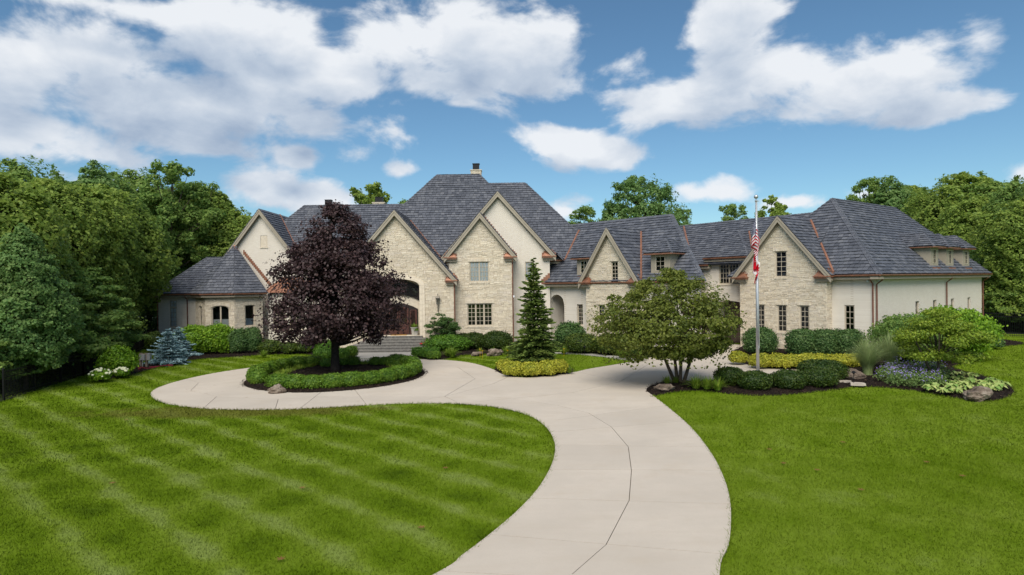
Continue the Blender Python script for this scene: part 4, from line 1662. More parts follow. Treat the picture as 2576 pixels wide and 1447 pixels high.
# lantern on the stone
lx, lz = fe_.sz(1101, 752, .15)
ln = MB()
ln.tube([fe_.p(lx, .05, lz - .95), fe_.p(lx, .12, lz - .7), fe_.p(lx, .2, lz - .55), fe_.p(lx, .2, lz - .42)], [.03, .05, .035, .06], 8)
ln.box(lx - .05, lx + .05, .0, .06, lz - 1.0, lz - .45, fe_)
lno = ln.obj('wall_lantern', 'lantern_bronze', HOUSE)
c_ = fe_.p(lx, .2, lz - .42)
lg = MB(); lg.lathe(c_, [(.09, 0), (.16, .48)], 6); lg.obj('lantern_glass', 'window_glass', lno)
lc = MB(); lc.lathe(c_, [(.20, .48), (.17, .54), (.06, .66), (.03, .70), (.045, .76), (.01, .84)], 8); lc.obj('lantern_cap', 'lantern_bronze', lno)
lr = MB()
for k in range(6):
    t = 2 * math.pi * k / 6
    lr.tube([c_ + Vector((.09 * math.cos(t), .09 * math.sin(t), 0)), c_ + Vector((.165 * math.cos(t), .165 * math.sin(t), .48))], .012, 4)
lr.obj('lantern_frame', 'lantern_bronze', lno)

# ---- centre stone gable with two window groups
ff = Fr((-2.42, 47.5), E0)
def rect_px(fr, x0, y0, x1, y1, d=0):
    a, zt_ = fr.sz(x0, y0, d); b, zb = fr.sz(x1, y1, d)
    return a, b, zb, zt_
cr2 = lambda x, y: ((1000 + x * .41465) / 1.19301, (480 + y * .41465) / 1.19301)
cr3 = lambda x, y: ((1500 + x * .41465) / 1.19301, (480 + y * .41465) / 1.19301)
cr4 = lambda x, y: ((1950 + x * .41465) / 1.19301, (560 + y * .41465) / 1.19301)
cr5 = lambda x, y: ((2400 + x * .46441) / 1.19301, (560 + y * .46441) / 1.19301)
fu = rect_px(ff, *cr2(985, 738), *cr2(1127, 882)); fl = rect_px(ff, *cr2(968, 1040), *cr2(1153, 1200))
gable(ff, 2.42, 7.02, 10.42, .36, 6.5, [(*fu, 0), (*fl, 0)], 'stone')
window(ff, *fu, 2, 3, 4, back='blind'); window(ff, *fl, 3, 2, 5)
lintel(ff, fu[0], fu[1], fu[3]); lintel(ff, fl[0], fl[1], fl[3])
downspout(ff, 2.42 + .06, -.1, 6.85, kick=.3); downspout(fe_, 4.39 + .06, -.1, 5.1, kick=.3)
# ---- tall brick gable behind it
fg = Fr((-1.04, 49.0), E0)
gu = rect_px(fg, *cr3(180, 738), *cr3(240, 876)); glw = rect_px(fg, *cr3(185, 1037), *cr3(245, 1195))
gable(fg, 4.08, 7.09, 12.25, .46, 7.0, [(*gu, 0), (*glw, 0)], 'brick', returns=(0, 1))
window(fg, *gu, 1, 3, 4, back='blind', sill='flat'); window(fg, *glw, 1, 3, 5, sill='flat')
fgl = Fr((-5.12, 49.0), E0)
step_flash((ff.p(2.72, 0, 0).x, 49.0, 7.1), (ff.p(.15, 0, 0).x, 49.0, 10.35), (0, -1, 0), 17, .12)
fs1 = Fr((-4.84, 49), (0, -1)); wall(fs1, [(0, 0), (1.5, 0), (1.5, 6.9), (0, 6.9)], (), 'stone')
fs2 = Fr((-4.46, 46.8), (0, 1)); wall(fs2, [(0, 0), (2.0, 0), (2.0, 5.1), (0, 5.1)], (), 'stone')
fsr = Fr((0, 47.5), (0, 1)); wall(fsr, [(0, 0), (1.5, 0), (1.5, 6.9), (0, 6.9)], (), 'stone')
step_flash((-4.46 + .35, 47.5, 5.1), (-4.84 + .02, 47.5, 5.75), (0, -1, 0), 4, .2)

# ---- high main roofs
s1_ = 8.1 / 7.0
roof_plane('roof', [(-13.3, 49.4, 6.8 + .4 * s1_), (3.75, 49.4, 6.8 + .4 * s1_), (-2.85, 56, 14.9), (-6.71, 56, 14.9)], rowh=.295)
roof_plane('roof', [(-13.7, 63, 6.8), (-13.7, 49, 6.8), (-6.71, 56, 14.9)])
roof_plane('roof', [(4.15, 49, 6.8), (4.15, 63, 6.8), (-2.85, 56, 14.9)])
ridge((-6.71, 56, 14.9), (-2.85, 56, 14.9), (0, -1, -s1_), (0, 1, -s1_))
ridge((-12.5, 50.2, 6.8 + 1.2 * s1_), (-6.71, 56, 14.9), (1, -1, -.4), (-1, 1, -.4))
ridge((1.5, 51.65, 6.8 + 2.65 * s1_), (-2.85, 56, 14.9), (-1, -1, -.4), (1, 1, -.4))
s2_ = 7.3 / 6.36
roof_plane('roof', [(-3.5, 49.84, 6.8), (7.69, 49.84, 6.8), (1.33, 56.2, 14.1), (-3.5, 56.2, 14.1)], rowh=.295)
roof_plane('roof', [(7.69, 49.84, 6.8), (7.69, 62.5, 6.8), (1.33, 56.2, 14.1)])
ridge((-2.2, 56.2, 14.1), (1.33, 56.2, 14.1), (0, -1, -s2_), (0, 1, -s2_))
ridge((7.69, 49.84, 6.8), (1.33, 56.2, 14.1), (-1, -1, -.4), (1, 1, -.4))
fgg = Fr((3.04, 50.4), E0)
gutter(fgg, -.1, 4.6, .55, 6.8, wall_d=0)
wall(fgg, [(0, 4), (4.4, 4), (4.4, 6.7), (0, 6.7)])
fmm = Fr((-5.0, 49.5), E0); gutter(fmm, -.6, .3, .5, 6.8)
# valley of the entry gable against the high roof
sE = (10.62 - 5.24) / 4.65
yv = lambda z: 49 + (z - 6.8) / s1_
valley((-8.85 + (10.62 - 10.3) / sE, yv(10.3), 10.3), (-8.85 + (10.62 - 6.9) / sE, yv(6.9), 6.9), .22)

# ---- chimneys
def chimney(u, y, w_, ztop, zbase, cap=(.9, .55), dep=.9):
    x = (u - CX) / FPX * y
    fr = Fr((x, y), E0)
    b = MB(); b.box(-w_ / 2, w_ / 2, -dep, 0, zbase, ztop, fr)
    b.box(-w_ / 2 - .06, w_ / 2 + .06, -dep - .06, .06, ztop, ztop + .09, fr)
    o = b.obj('chimney', 'mortar', HOUSE)
    for (f_, wd) in ((fr, w_), (Fr((x + w_ / 2, y), (0, 1)), dep), (Fr((x - w_ / 2, y + dep), (0, -1)), dep)):
        a = -wd / 2 if f_ is fr else 0
        stones_on(f_, [(a, zbase), (a + wd, zbase), (a + wd, ztop), (a, ztop)], [], o, pick=False)
    c = MB(); cw = w_ * .6
    c.box(-cw / 2, cw / 2, -dep * .8, -dep * .2, ztop + .09, ztop + .09 + cap[1], fr)
    c.box(-cw / 2 - .05, cw / 2 + .05, -dep * .85, -dep * .15, ztop + .09 + cap[1], ztop + .15 + cap[1], fr)
    for k in range(5):
        c.box(-cw / 2 + cw * k / 4 - .02, -cw / 2 + cw * k / 4 + .02, -dep * .2 - .01, -dep * .2 + .02, ztop + .1, ztop + .09 + cap[1], fr)
    c.obj('chimney_cap', 'chimney_cap_black', o)


chimney(1201, 57.2, .95, 15.5, 12.5, (.9, .55))
chimney(955, 62.5, 1.2, 13.3, 10.5, (.9, .5))
chimney(827, 63.0, 1.0, 13.05, 10.5, (.9, .62))

# ---- right hand wing, bent towards the drive: link with arch, stone gable, dormers
E2 = (math.cos(R(47)), -math.sin(R(47)))
fh = Fr((3.04, 49.3), E2)
HE, HR = 4.95, 9.94
ha = rect_px(fh, *cr3(358, 975), *cr3(467, 1190)); hw_ = rect_px(fh, *cr3(555, 1045), *cr3(600, 1200))
ha = (ha[0], ha[1], 0.3, ha[3])
wall(fh, [(0, 0), (13.4, 0), (13.4, 4.85), (0, 4.85)], [(*ha, (ha[1] - ha[0]) * .5), (*hw_, 0)], rev=.3)
window(fh, *hw_, 1, 2, 5, sill='flat', d=-.16)
ar = MB()
for a in (ha[0], ha[1]):
    ar.poly([fh.p(a, -.29, .2), fh.p(a, -2.2, .2), fh.p(a, -2.2, 4), fh.p(a, -.29, 4)])
ar.poly([fh.p(ha[0], -2.2, .2), fh.p(ha[1], -2.2, .2), fh.p(ha[1], -2.2, 4), fh.p(ha[0], -2.2, 4)])
ar.poly([fh.p(ha[0], -.29, ha[3]), fh.p(ha[1], -.29, ha[3]), fh.p(ha[1], -2.2, ha[3]), fh.p(ha[0], -2.2, ha[3])])
ar.poly([fh.p(ha[0], 0, .3), fh.p(ha[1], 0, .3), fh.p(ha[1], -2.2, .3), fh.p(ha[0], -2.2, .3)])
ar.obj('porch_recess', 'painted_brick', HOUSE)
sd_ = MB(); sd_.box(ha[0] + .2, ha[1] - .15, -2.19, -2.12, .3, 2.7, fh); sdo = sd_.obj('side_door', 'door_mahogany', HOUSE)
sf_ = MB(); sf_.box(ha[0] + .1, ha[0] + .2, -2.19, -2.08, .3, 2.8, fh); sf_.box(ha[1] - .15, ha[1] - .05, -2.19, -2.08, .3, 2.8, fh); sf_.box(ha[0] + .1, ha[1] - .05, -2.19, -2.075, 2.7, 2.8, fh); sf_.obj('door_frame', 'taupe_trim', sdo)
roof_plane('roof', [fh.p(-.15, .5, HE), fh.p(13.9, .5, HE), fh.p(8.44, -4.5, HR), fh.p(-4.2, -4.5, HR)], rowh=.295)
JD = Vector((.298, .954, 0))
roof_plane('roof', [fh.p(13.9, .5, HE), fh.p(13.9, .5, HE) + JD * 11.2, fh.p(8.44, -4.5, HR)])
ridge(fh.p(-3.2, -4.5, HR), fh.p(8.44, -4.5, HR), fh.n - Vector((0, 0, 1)), -fh.n - Vector((0, 0, 1)))
ridge(fh.p(13.9, .5, HE), fh.p(8.44, -4.5, HR), -fh.e + fh.n * .9 - Vector((0, 0, .4)), fh.e - fh.n * .9 - Vector((0, 0, .4)), .17)
gutter(fh, -.1, 13.95, .5, HE)
fj = Fr(fh.p(13.4, 0, 0)[:2], (JD.x, JD.y))
wall(fj, [(0, 0), (10.6, 0), (10.6, 4.85), (0, 4.85)])
step_flash(Vector((2.35, 48.99, 4.95)), Vector((3.03, 48.99, 5.55)), (0, -1, 0), 4, .16)
# valley between this wing and the high roof
nH = (fh.p(13.9, .5, HE) - fh.p(0, .5, HE)).cross(fh.p(0, -4.5, HR) - fh.p(0, .5, HE)).normalized()
n2v = Vector((0, -s2_, 1)); n3v = Vector((s2_, 0, 1))
dirv = nH.cross(n2v)
A_ = np.array([list(nH), list(n2v), [0, 0, 1]])
def meet(z):
    b = np.array([nH.dot(fh.p(0, .5, HE)), n2v.dot(Vector((0, 49.84, 6.8))), z])
    return Vector(np.linalg.solve(A_, b))
valley(meet(9.3), meet(6.75), .22)

fi = Fr(fh.p(6.455, .5, 0)[:2], E2)
iu = rect_px(fi, *cr3(803, 735), *cr3(856, 886)); il = rect_px(fi, *cr3(710, 1047), *cr3(757, 1205))
il2 = (il[0] + 1.25, il[1] + 1.25, il[2], il[3]); il3 = (il[0] + 2.5, il[1] + 2.5, il[2], il[3])
gable(fi, 2.245, 4.95, 8.85, .45, 6.0, [(*iu, 0), (*il, 0), (*il2, 0), (*il3, 0)], 'stone', ret_w=.8)
window(fi, *iu, 1, 2, 5)
for q in (il, il2, il3):
    window(fi, *q, 1, 2, 5); lintel(fi, q[0], q[1], q[3])
lintel(fi, iu[0], iu[1], iu[3])
sI = 3.9 / 2.695
pt = lambda s_: fh.p(6.455 + s_, .5 - ((8.85 - abs(s_) * sI) - HE) * 1.0, 8.85 - abs(s_) * sI)
valley(pt(.15), pt(2.6), .2, .15)
fir = Fr(fi.p(2.245, 0, 0)[:2], (-fi.n.x, -fi.n.y)); wall(fir, [(0, 0), (.5, 0), (.5, 4.85), (0, 4.85)], (), 'stone')


def dormer(fr, sc, zb, ze, zp, w_, wwin, over=.28, df=0.05, slope=1.0, edge_z=4.95, edge_d=.5, pick=False, cols=2, rows=3):
    """hipped dormer: face at df, its roof running back into the main slope"""
    body = MB()
    dback = lambda z: edge_d - (z - edge_z) / slope
    h2 = w_ / 2
    for sg in (-1, 1):
        a = [fr.p(sc + sg * h2, df, zb), fr.p(sc + sg * h2, dback(zb) - .1, zb), fr.p(sc + sg * h2, dback(ze) - .2, ze), fr.p(sc + sg * h2, df, ze)]
        b = [x - fr.e * sg * .06 for x in a]
        body.hexa(a, b)
    wz0, wz1 = zb + .22, ze - .2
    ww = wwin / 2
    for (a, b, c, d_) in ((-h2 + .06, -ww, zb, ze), (ww, h2 - .06, zb, ze), (-ww, ww, zb, wz0), (-ww, ww, wz1, ze)):
        body.box(sc + a, sc + b, df - .08, df, c, d_, fr)
    dob = body.obj('dormer', 'taupe_trim', HOUSE)
    # window belongs to the dormer
    f = MB()
    fw = .05
    a0_, a1_ = sc - ww, sc + ww
    f.box(a0_, a0_ + fw, df - .07, df + .02, wz0, wz1, fr); f.box(a1_ - fw, a1_, df - .07, df + .02, wz0, wz1, fr)
    f.box(a0_ + fw, a1_ - fw, df - .07, df + .018, wz0, wz0 + fw, fr); f.box(a0_ + fw, a1_ - fw, df - .07, df + .018, wz1 - fw, wz1, fr)
    lw = (wwin - 2 * fw - .025 * (cols - 1)) / cols; lh = (wz1 - wz0 - 2 * fw - .025 * (rows - 1)) / rows
    for i in range(1, cols):
        x = a0_ + fw + i * lw + (i - 1) * .025
        f.box(x, x + .025, df - .05, df - .01, wz0 + fw, wz1 - fw, fr)
    for j in range(1, rows):
        y = wz0 + fw + j * lh + (j - 1) * .025
        f.box(a0_ + fw, a1_ - fw, df - .049, df - .012, y, y + .025, fr)
    f.obj('window_frame', 'window_frame_taupe', dob)
    for i in range(cols):
        for j in range(rows):
            x = a0_ + fw + i * (lw + .025); y = wz0 + fw + j * (lh + .025)
            place_pane(fr, x, x + lw, y, y + lh, df - .035, dob)
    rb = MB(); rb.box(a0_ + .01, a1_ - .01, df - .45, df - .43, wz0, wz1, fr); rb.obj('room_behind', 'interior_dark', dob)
    hw2 = h2 + over
    ef = df + over
    run = hw2
    pk_f = fr.p(sc, ef - run, zp); pk_b = fr.p(sc, dback(zp) - .3, zp)
    if (ef - run) < dback(zp) - .3:
        pk_b = pk_f
    roof_plane('dormer_roof', [fr.p(sc - hw2, ef, ze), fr.p(sc + hw2, ef, ze), pk_f], rowh=.22)
    bkz = dback(ze) - .35
    for sg in (-1, 1):
        poly = [fr.p(sc + sg * hw2, ef, ze), fr.p(sc + sg * hw2, bkz, ze)]
        poly += [pk_b, pk_f] if (pk_b - pk_f).length > .05 else [pk_f]
        roof_plane('dormer_roof', poly, rowh=.22)
        ridge(fr.p(sc + sg * hw2, ef, ze), pk_f, fr.e * (-sg) + fr.n - Vector((0, 0, .3)), fr.e * sg - fr.n - Vector((0, 0, .3)), .1)
    ft_ = MB()
    ft_.box(sc - hw2 - .03, sc + hw2 + .03, ef - .1, ef + .05, ze - .09, ze - .005, fr)
    for sg in (-1, 1):
        lo, hi = sorted((sc + sg * hw2, sc + sg * (hw2 - .1)))
        ft_.box(lo, hi, bkz + .25, ef - .1, ze - .088, ze - .006, fr)
    ft_.box(sc - hw2 + .1, sc + hw2 - .1, df + .002, ef - .1, ze - .06, ze - .02, fr)
    ft_.obj('dormer_gutter', 'copper', dob)
    ap = MB(); q = [fr.p(sc - h2 - .06, df + .02, zb + .02), fr.p(sc + h2 + .06, df + .02, zb + .02), fr.p(sc + h2 + .06, df + .22, zb - .16), fr.p(sc - h2 - .06, df + .22, zb - .16)]
    ap.hexa(q, [x + Vector((0, 0, -.03)) for x in q]); ap.obj('apron_flashing', 'copper', dob)
    return dob


d1s, d1z = fh.sz(*cr3(606, 780), .05)
dormer(fh, d1s, 5.42, 6.78, 7.7, 1.35, .66, .32)
d2s, d2z = fh.sz(*cr3(1160, 748), .05)
dormer(fh, d2s, 5.42, 6.85, 7.85, 1.5, .76, .36)

# ---- garage wing
E3 = (math.cos(R(53)), -math.sin(R(53)))
LR, LL = Vector((20.8, 40.5, 0)), Vector((16.97, 45.58, 0))
fl_ = Fr(((LR + LL) / 2)[:2], E3)
lh_ = (LR - LL).length / 2
fk = Fr(fl_.p(-lh_, -1.0, 0)[:2], E3)
KE, KR = 6.2, 9.92
ko = rect_px(fk, *cr4(497, 550), *cr4(640, 705))
go0, go1 = fk.su(1796), fk.su(1872)
go_z = 3.35
kspl = fk.su(1772, .35) + .35
wall(fk, [(-11, 0), (kspl, 0), (kspl, 6.1), (-11, 6.1)], [(go0 - 4.1, go0 - .9, 0, go_z, .35)], rev=1.3)
wall(fk, [(kspl, 3.6), (1.2, 3.6), (1.2, 6.66), (kspl, 6.66)], [(*ko, 0)])
wall(fk, [(kspl, 0), (1.2, 0), (1.2, 3.6), (kspl, 3.6)], [(go0, go1, 0, go_z, .35)], rev=1.3)
window(fk, *ko, 2, 3, 4, sill='flat', d=-.14)
for (a, b) in ((go0, go1), (go0 - 4.1, go0 - .9)):
    gd = MB(); gd.box(a - .02, b + .02, -1.45, -1.31, 0, go_z + .05, fk); gdo = gd.obj('garage_door', 'garage_door_brown', HOUSE)
    for k in range(4):
        pn = MB(); pn.box(a + .12, b - .12, -1.31, -1.28, .08 + k * .8, .08 + k * .8 + .7, fk); pn.obj('panel', 'garage_door_brown', gdo)
roof_plane('roof', [fk.p(-11, .45, KE), fk.p(5, .45, KE), fk.p(5, -4, KR), fk.p(-11, -4, KR)])
ridge(fk.p(-11, -4, KR), fk.p(3.4, -4, KR), fk.n - Vector((0, 0, .85)), -fk.n - Vector((0, 0, .85)))
gutter(fk, fk.su(1735), fk.su(1790), .45, KE)
# hipped wall dormer over the double window
ks0, ks1 = fk.su(1772, .35), fk.su(1884, .35)
kc = (ks0 + ks1) / 2
kz, kp = 6.72, 8.85
hk = (ks1 - ks0) / 2
slk = (KR - KE) / 4.45
kb = lambda z: .45 - (z - KE) / slk
roof_plane('dormer_roof', [fk.p(ks0, .5, kz), fk.p(ks1, .5, kz), fk.p(kc, .5 - hk, kp)], rowh=.21)
for sg, s_ in ((-1, ks0), (1, ks1)):
    P_ = [fk.p(s_, .5, kz), fk.p(s_, kb(kz) - .3, kz)]
    P_ += [fk.p(kc, min(.5 - hk - .05, kb(kp) - .3), kp), fk.p(kc, .5 - hk, kp)]
    roof_plane('dormer_roof', P_, rowh=.21)
    ridge(fk.p(s_, .5, kz), fk.p(kc, .5 - hk, kp), fk.e * (-sg) + fk.n - Vector((0, 0, .3)), fk.e * sg - fk.n - Vector((0, 0, .3)), .11)
valley(fk.p(kc + .15, kb(kp - .1), kp - .1), fk.p(ks1, kb(kz), kz), .2)
gutter(fk, ks0, ks1, .5, kz, wall_d=0)
# valley between the bent wing and the garage link
nK = (fk.p(1, .45, KE) - fk.p(0, .45, KE)).cross(fk.p(0, -4, KR) - fk.p(0, .45, KE)).normalized()
nJ = (fh.p(13.9, -9.5, HE) - fh.p(13.9, .5, HE)).cross(fh.p(8.44, -4.5, HR) - fh.p(13.9, .5, HE)).normalized()
kP = fk.p(0, .45, KE)
valley(hits(1719.5, 572, kP, nK), hits(1742, 666, kP, nK), .2, .12)
step_flash(fk.p(fk.su(1772), .0, 5.0), fk.p(fk.su(1755), .0, 6.2), fk.n, 5, .2)

wl = [rect_px(fl_, *cr4(905, 470), *cr4(990, 655)), rect_px(fl_, *cr4(770, 857), *cr4(831, 1050)), rect_px(fl_, *cr4(921, 857), *cr4(990, 1057)), rect_px(fl_, *cr4(1082, 854), *cr4(1153, 1052))]
zmean0 = sum(q[2] for q in wl[1:]) / 3; zmean1 = sum(q[3] for q in wl[1:]) / 3
wl = [wl[0]] + [(q[0], q[1], zmean0, zmean1) for q in wl[1:]]
gable(fl_, lh_, 5.15, 9.38, .42, 6.0, [(*q, 0) for q in wl], 'stone', pick=True, ret_w=1.1)
for i, q in enumerate(wl):
    window(fl_, *q, 1, 2, 5); lintel(fl_, q[0], q[1], q[3])
flr = Fr(LR[:2], (-fl_.n.x, -fl_.n.y)); wall(flr, [(0, 0), (.67, 0), (.67, 5.05), (0, 5.05)], (), 'stone')
MC = Vector((22.94, 38.78, 0))
fm = Fr(MC[:2], E3)
wm = rect_px(fm, *cr5(286, 765), *cr5(354, 940)); wm = (wm[0], wm[1], 1.15, wm[3])
wall(fm, [(-9.2, 0), (0, 0), (0, 5.1), (-9.2, 5.1)], [(*wm, 0)])
window(fm, *wm, 1, 2, 5, sill='flat')
fn = Fr(MC[:2], (-fm.n.x, -fm.n.y))          # side wall, facing the lawn
ML = 20.2
so_ = []
for x in (757, 870, 985, 1091):
    s_ = fn.su(cr5(x, 0)[0])
    so_.append((s_ - .33, s_ + .33, 1.9, 3.3, 0))
wall(fn, [(0, 0), (ML, 0), (ML, 5.1), (0, 5.1)], so_, rev=.22)
for q in so_:
    window(fn, q[0], q[1], q[2], q[3], 1, 1, 3, sill='flat', d=-.14)
ME, MR, MW = 5.2, 10.9, 4.85
sM = (MR - ME) / (MW + .5)
roof_plane('roof', [fm.p(-10.2, .5, ME), fm.p(.5, .5, ME), fm.p(-MW, -MW, MR)], pick=True, rowh=.295)
roof_plane('roof', [fm.p(.5, .5, ME), fm.p(.5, -ML - .5, ME), fm.p(-MW, -ML + MW - .6, MR), fm.p(-MW, -MW, MR)], pick=True, rowh=.295)
roof_plane('roof', [fm.p(-10.2, -ML - .5, ME), fm.p(-10.2, .5, ME), fm.p(-MW, -MW, MR), fm.p(-MW, -ML + MW - .6, MR)], rowh=.295)
ridge(fm.p(-MW, -MW, MR), fm.p(-MW, -ML + MW - .6, MR), fm.e - Vector((0, 0, 1)), -fm.e - Vector((0, 0, 1)), .17)
ridge(fm.p(.5, .5, ME), fm.p(-MW, -MW, MR), -fm.e + fm.n - Vector((0, 0, .4)), fm.e - fm.n - Vector((0, 0, .4)), .19)
ridge(fm.p(-10.2, .5, ME), fm.p(-MW, -MW, MR), fm.e + fm.n - Vector((0, 0, .4)), -fm.e - fm.n - Vector((0, 0, .4)), .17)
ridge(fm.p(.5, -ML - .5, ME), fm.p(-MW, -ML + MW - .6, MR), -fm.e - fm.n - Vector((0, 0, .4)), fm.e + fm.n - Vector((0, 0, .4)), .17)
gutter(fm, -3.1, .55, .5, ME); gutter(fn, -.55, ML + .5, .5, ME)
downspout(fm, -.06, -.03, 5.0); downspout(fn, .12, 0, 5.0); downspout(fn, fn.su(cr5(938, 0)[0]), 0, 5.0); downspout(fn, ML - .05, 0, 5.0)
# valley between the stone gable's roof and the hip
offL = (fl_.O - fm.O).dot(fm.e); dL = (fl_.O - fm.O).dot(fm.n)
sLg = (9.38 - 5.15) / (lh_ + .42)
def lm(z):
    s_ = (9.38 - z) / sLg
    d_ = .5 - (z - ME) / sM
    return fm.p(offL + s_, d_, z)
valley(lm(9.2), lm(5.3), .24, .16)
for x in (868, 968, 1072):
    s_ = fn.su(cr5(x, 0)[0])
    dormer(fn, s_, 5.75, 7.2, 8.25, 1.45, .62, .32, .02, sM, ME, .5)
fb_ = Fr(fn.p(ML, 0, 0)[:2], (-fm.e.x, -fm.e.y)); wall(fb_, [(0, 0), (9.2, 0), (9.2, 5.1), (0, 5.1)])
# small cameras under the eaves
for (fr, s_, d_, z_) in ((ff, 2.56, .12, 3.9), (fm, -.35, .12, 4.75), (fn, .4, .12, 4.75)):
    c = MB(); c.lathe(fr.p(s_, d_, z_), [(.05, -.06), (.07, 0), (.07, .06), (.03, .1)], 8); c.box(s_ - .04, s_ + .04, -.03, d_, z_ + .0, z_ + .06, fr)
    c.obj('security_camera', 'white_plastic', HOUSE)


# ---- shingles and stones: the 300 that show largest as pieces of their own, the rest joined per surface
def split_pieces(items, name, single_mat, joined_name, joined_mat, limit=290):
    order = sorted(range(len(items)), key=lambda i: -items[i][0])
    chosen = set(i for i in order[:limit] if items[i][0] > 0)
    by = {}
    for i, (sz_, par, V, F, r) in enumerate(items):
        if i in chosen:
            b = MB(); b.solid(V, F, r)
            o = b.obj(name, single_mat, par)
        else:
            by.setdefault(par.name, (par, MB()))[1].solid(V, F, r)
    for par, b in by.values():
        o = b.obj(joined_name, joined_mat, par)
        o['kind'] = 'stuff'
    print(name, len(items), len(chosen))


split_pieces(SHINGLES, 'shingle', 'slate_single', 'shingles', 'slate_shake')
split_pieces(STONES, 'stone', 'stone_single', 'stones', 'stone_block')

# ------------------------------------------------------------------ plants
def bez(p0, p1, p2, n=5):
    return [p0 * (1 - t) ** 2 + p1 * 2 * t * (1 - t) + p2 * t * t for t in [k / n for k in range(n + 1)]]


def tree_meshes(name, H, W, prof, trunk_h, trunk_r, nclump, nleaf, leaf, leafmat_, barkmat, clump_r=(.09, .17), seed=1, lean=0, aspect=.62, flat=.7, stems=1, shell=.55, limbs=14, hull=0.0, lobk=1.0):
    """crown and trunk meshes with their foot at the origin; prof(t) = crown radius 0..1 at height t 0..1"""
    global rng
    rng = np.random.default_rng(seed)
    random.seed(seed)
    cl = []
    ch = H - trunk_h
    off = [(random.uniform(.75, 1.12)) for _ in range(9)]
    while len(cl) < nclump:
        t = rng.uniform(0, 1)
        r = prof(t) * W / 2
        if rng.uniform() > (prof(t) + .12):
            continue
        a = rng.uniform(0, 2 * math.pi)
        k = a / (2 * math.pi) * 9
        lob = off[int(k) % 9] * (1 - k % 1) + off[(int(k) + 1) % 9] * (k % 1)
        q = rng.uniform(0, 1) ** (shell)
        cr = rng.uniform(*clump_r) * W * (.6 + .5 * prof(t))
        rr = max(0, r * lob - cr * .55) * q
        cl.append((rr * math.cos(a) + lean * t, rr * math.sin(a), trunk_h + ch * t, cr, cr * flat))
    cl = np.array(cl)
    if hull > 0:
        nh = int(nleaf * hull)
        t = rng.uniform(0, 1, nh * 3)
        pr = np.array([prof(x) for x in t])
        keepi = rng.uniform(0, 1, nh * 3) < pr + .05
        t, pr = t[keepi][:nh], pr[keepi][:nh]
        nh = len(t)
        a = rng.uniform(0, 2 * math.pi, nh)
        dirs = np.stack([np.cos(a), np.sin(a)], 1)
        R0 = pr * W / 2
        P0 = np.stack([dirs[:, 0] * R0 + lean * t, dirs[:, 1] * R0, trunk_h + ch * t], 1)
        lob = np.zeros(nh)
        for fq, am in ((.8, .62), (1.7, .55), (3.4, .36), (7.0, .2)):
            fq = fq * 9 / W
            k1, k2, k3 = rng.normal(0, fq, 3), rng.normal(0, fq, 3), rng.normal(0, fq, 3)
            lob += lobk * am * W / 9 * (np.sin(P0 @ k1 + 1) + np.sin(P0 @ k2 + 2) + np.sin(P0 @ k3)) / 1.7
        lob *= np.minimum(1, .25 + 1.1 * pr)
        slope = np.array([(prof(min(1, x + .03)) - prof(max(0, x - .03))) for x in t]) / .06 * (W / 2) / ch
        nz_ = np.clip(-slope, -1.5, 2.5)
        nr = unit(np.stack([dirs[:, 0], dirs[:, 1], nz_], 1))
        off_ = lob - np.abs(rng.normal(0, .05 * W, nh)) * (rng.uniform(0, 1, nh) < .6) - .03 * W
        Ph = P0 + nr * off_[:, None]
        Vh, Fh, rh = leaf_quads(Ph, nr * .9 + np.array([0, 0, .45]), leaf * .9, aspect, .5)
        V, F, rn = clumps_to_leaves(cl, nleaf - nh, leaf, aspect)
        F = np.concatenate([F, Fh + len(V)]); V = np.concatenate([V, Vh]); rn = np.concatenate([rn, rh])
    else:
        V, F, rn = clumps_to_leaves(cl, nleaf, leaf, aspect)
    # leaves low and inside the crown are not darker by colour; light does that
    crown = mesh_np(name + '_crown', V, F, rn, leafmat_)
    tb = MB()
    for st in range(stems):
        if stems == 1:
            base, topp = Vector((0, 0, -.1)), Vector((lean * .4, 0, trunk_h + ch * .75))
            pts = [base, Vector((0, 0, trunk_h * .08)), Vector((lean * .1, 0, trunk_h * .6)), Vector((lean * .2, 0, trunk_h + ch * .15)), Vector((lean * .3, 0, trunk_h + ch * .45)), topp]
            tb.tube(pts, [trunk_r * 1.45, trunk_r * 1.08, trunk_r * .9, trunk_r * .75, trunk_r * .45, trunk_r * .1], 10)
        else:
            a = 2 * math.pi * st / stems + .5
            fx = [-1, -.35, .15, 1.0, .5][st % 5]
            o_ = Vector((fx * .16, .1 * math.sin(a), -.05))
            e_ = Vector((fx * W * .22, math.sin(a * 1.7) * W * .12, trunk_h + ch * .55))
            mid_ = Vector((o_.x + (e_.x - o_.x) * .28, o_.y + (e_.y - o_.y) * .4, trunk_h * .75))
            tb.tube(bez(o_, mid_, e_, 8), [trunk_r * (1.15 - .1 * k) for k in range(9)], 8)
    idx = rng.choice(len(cl), min(limbs, len(cl)), replace=False)
    for i in idx:
        c = Vector(cl[i, :3])
        z_s = min(trunk_h + ch * .5, max(trunk_h * .85, c.z - (abs(c.x) + abs(c.y)) * .55))
        s_ = Vector((lean * .2 * z_s / H, 0, z_s))
        if stems > 1:
            s_ = Vector((c.x * .35, c.y * .3, trunk_h + ch * .15))
        m_ = s_ + (c - s_) * .5 + Vector((0, 0, -.08 * (c - s_).length))
        tb.tube(bez(s_, m_, c, 4), [trunk_r * .38, trunk_r * .32, trunk_r * .25, trunk_r * .16, trunk_r * .07], 5)
    trunk = tb.mesh(name + '_trunk', barkmat, True)
    return crown, trunk


def put_tree(name, meshes, loc, label, cat='tree', group=None, rz=0, sc=1, sz=None):
    o = thing(name, label, cat, loc, group, rz)
    o.scale = (sc, sc, sz or sc)
    link('crown', meshes[0], o)
    link('trunk', meshes[1], o)
    return o


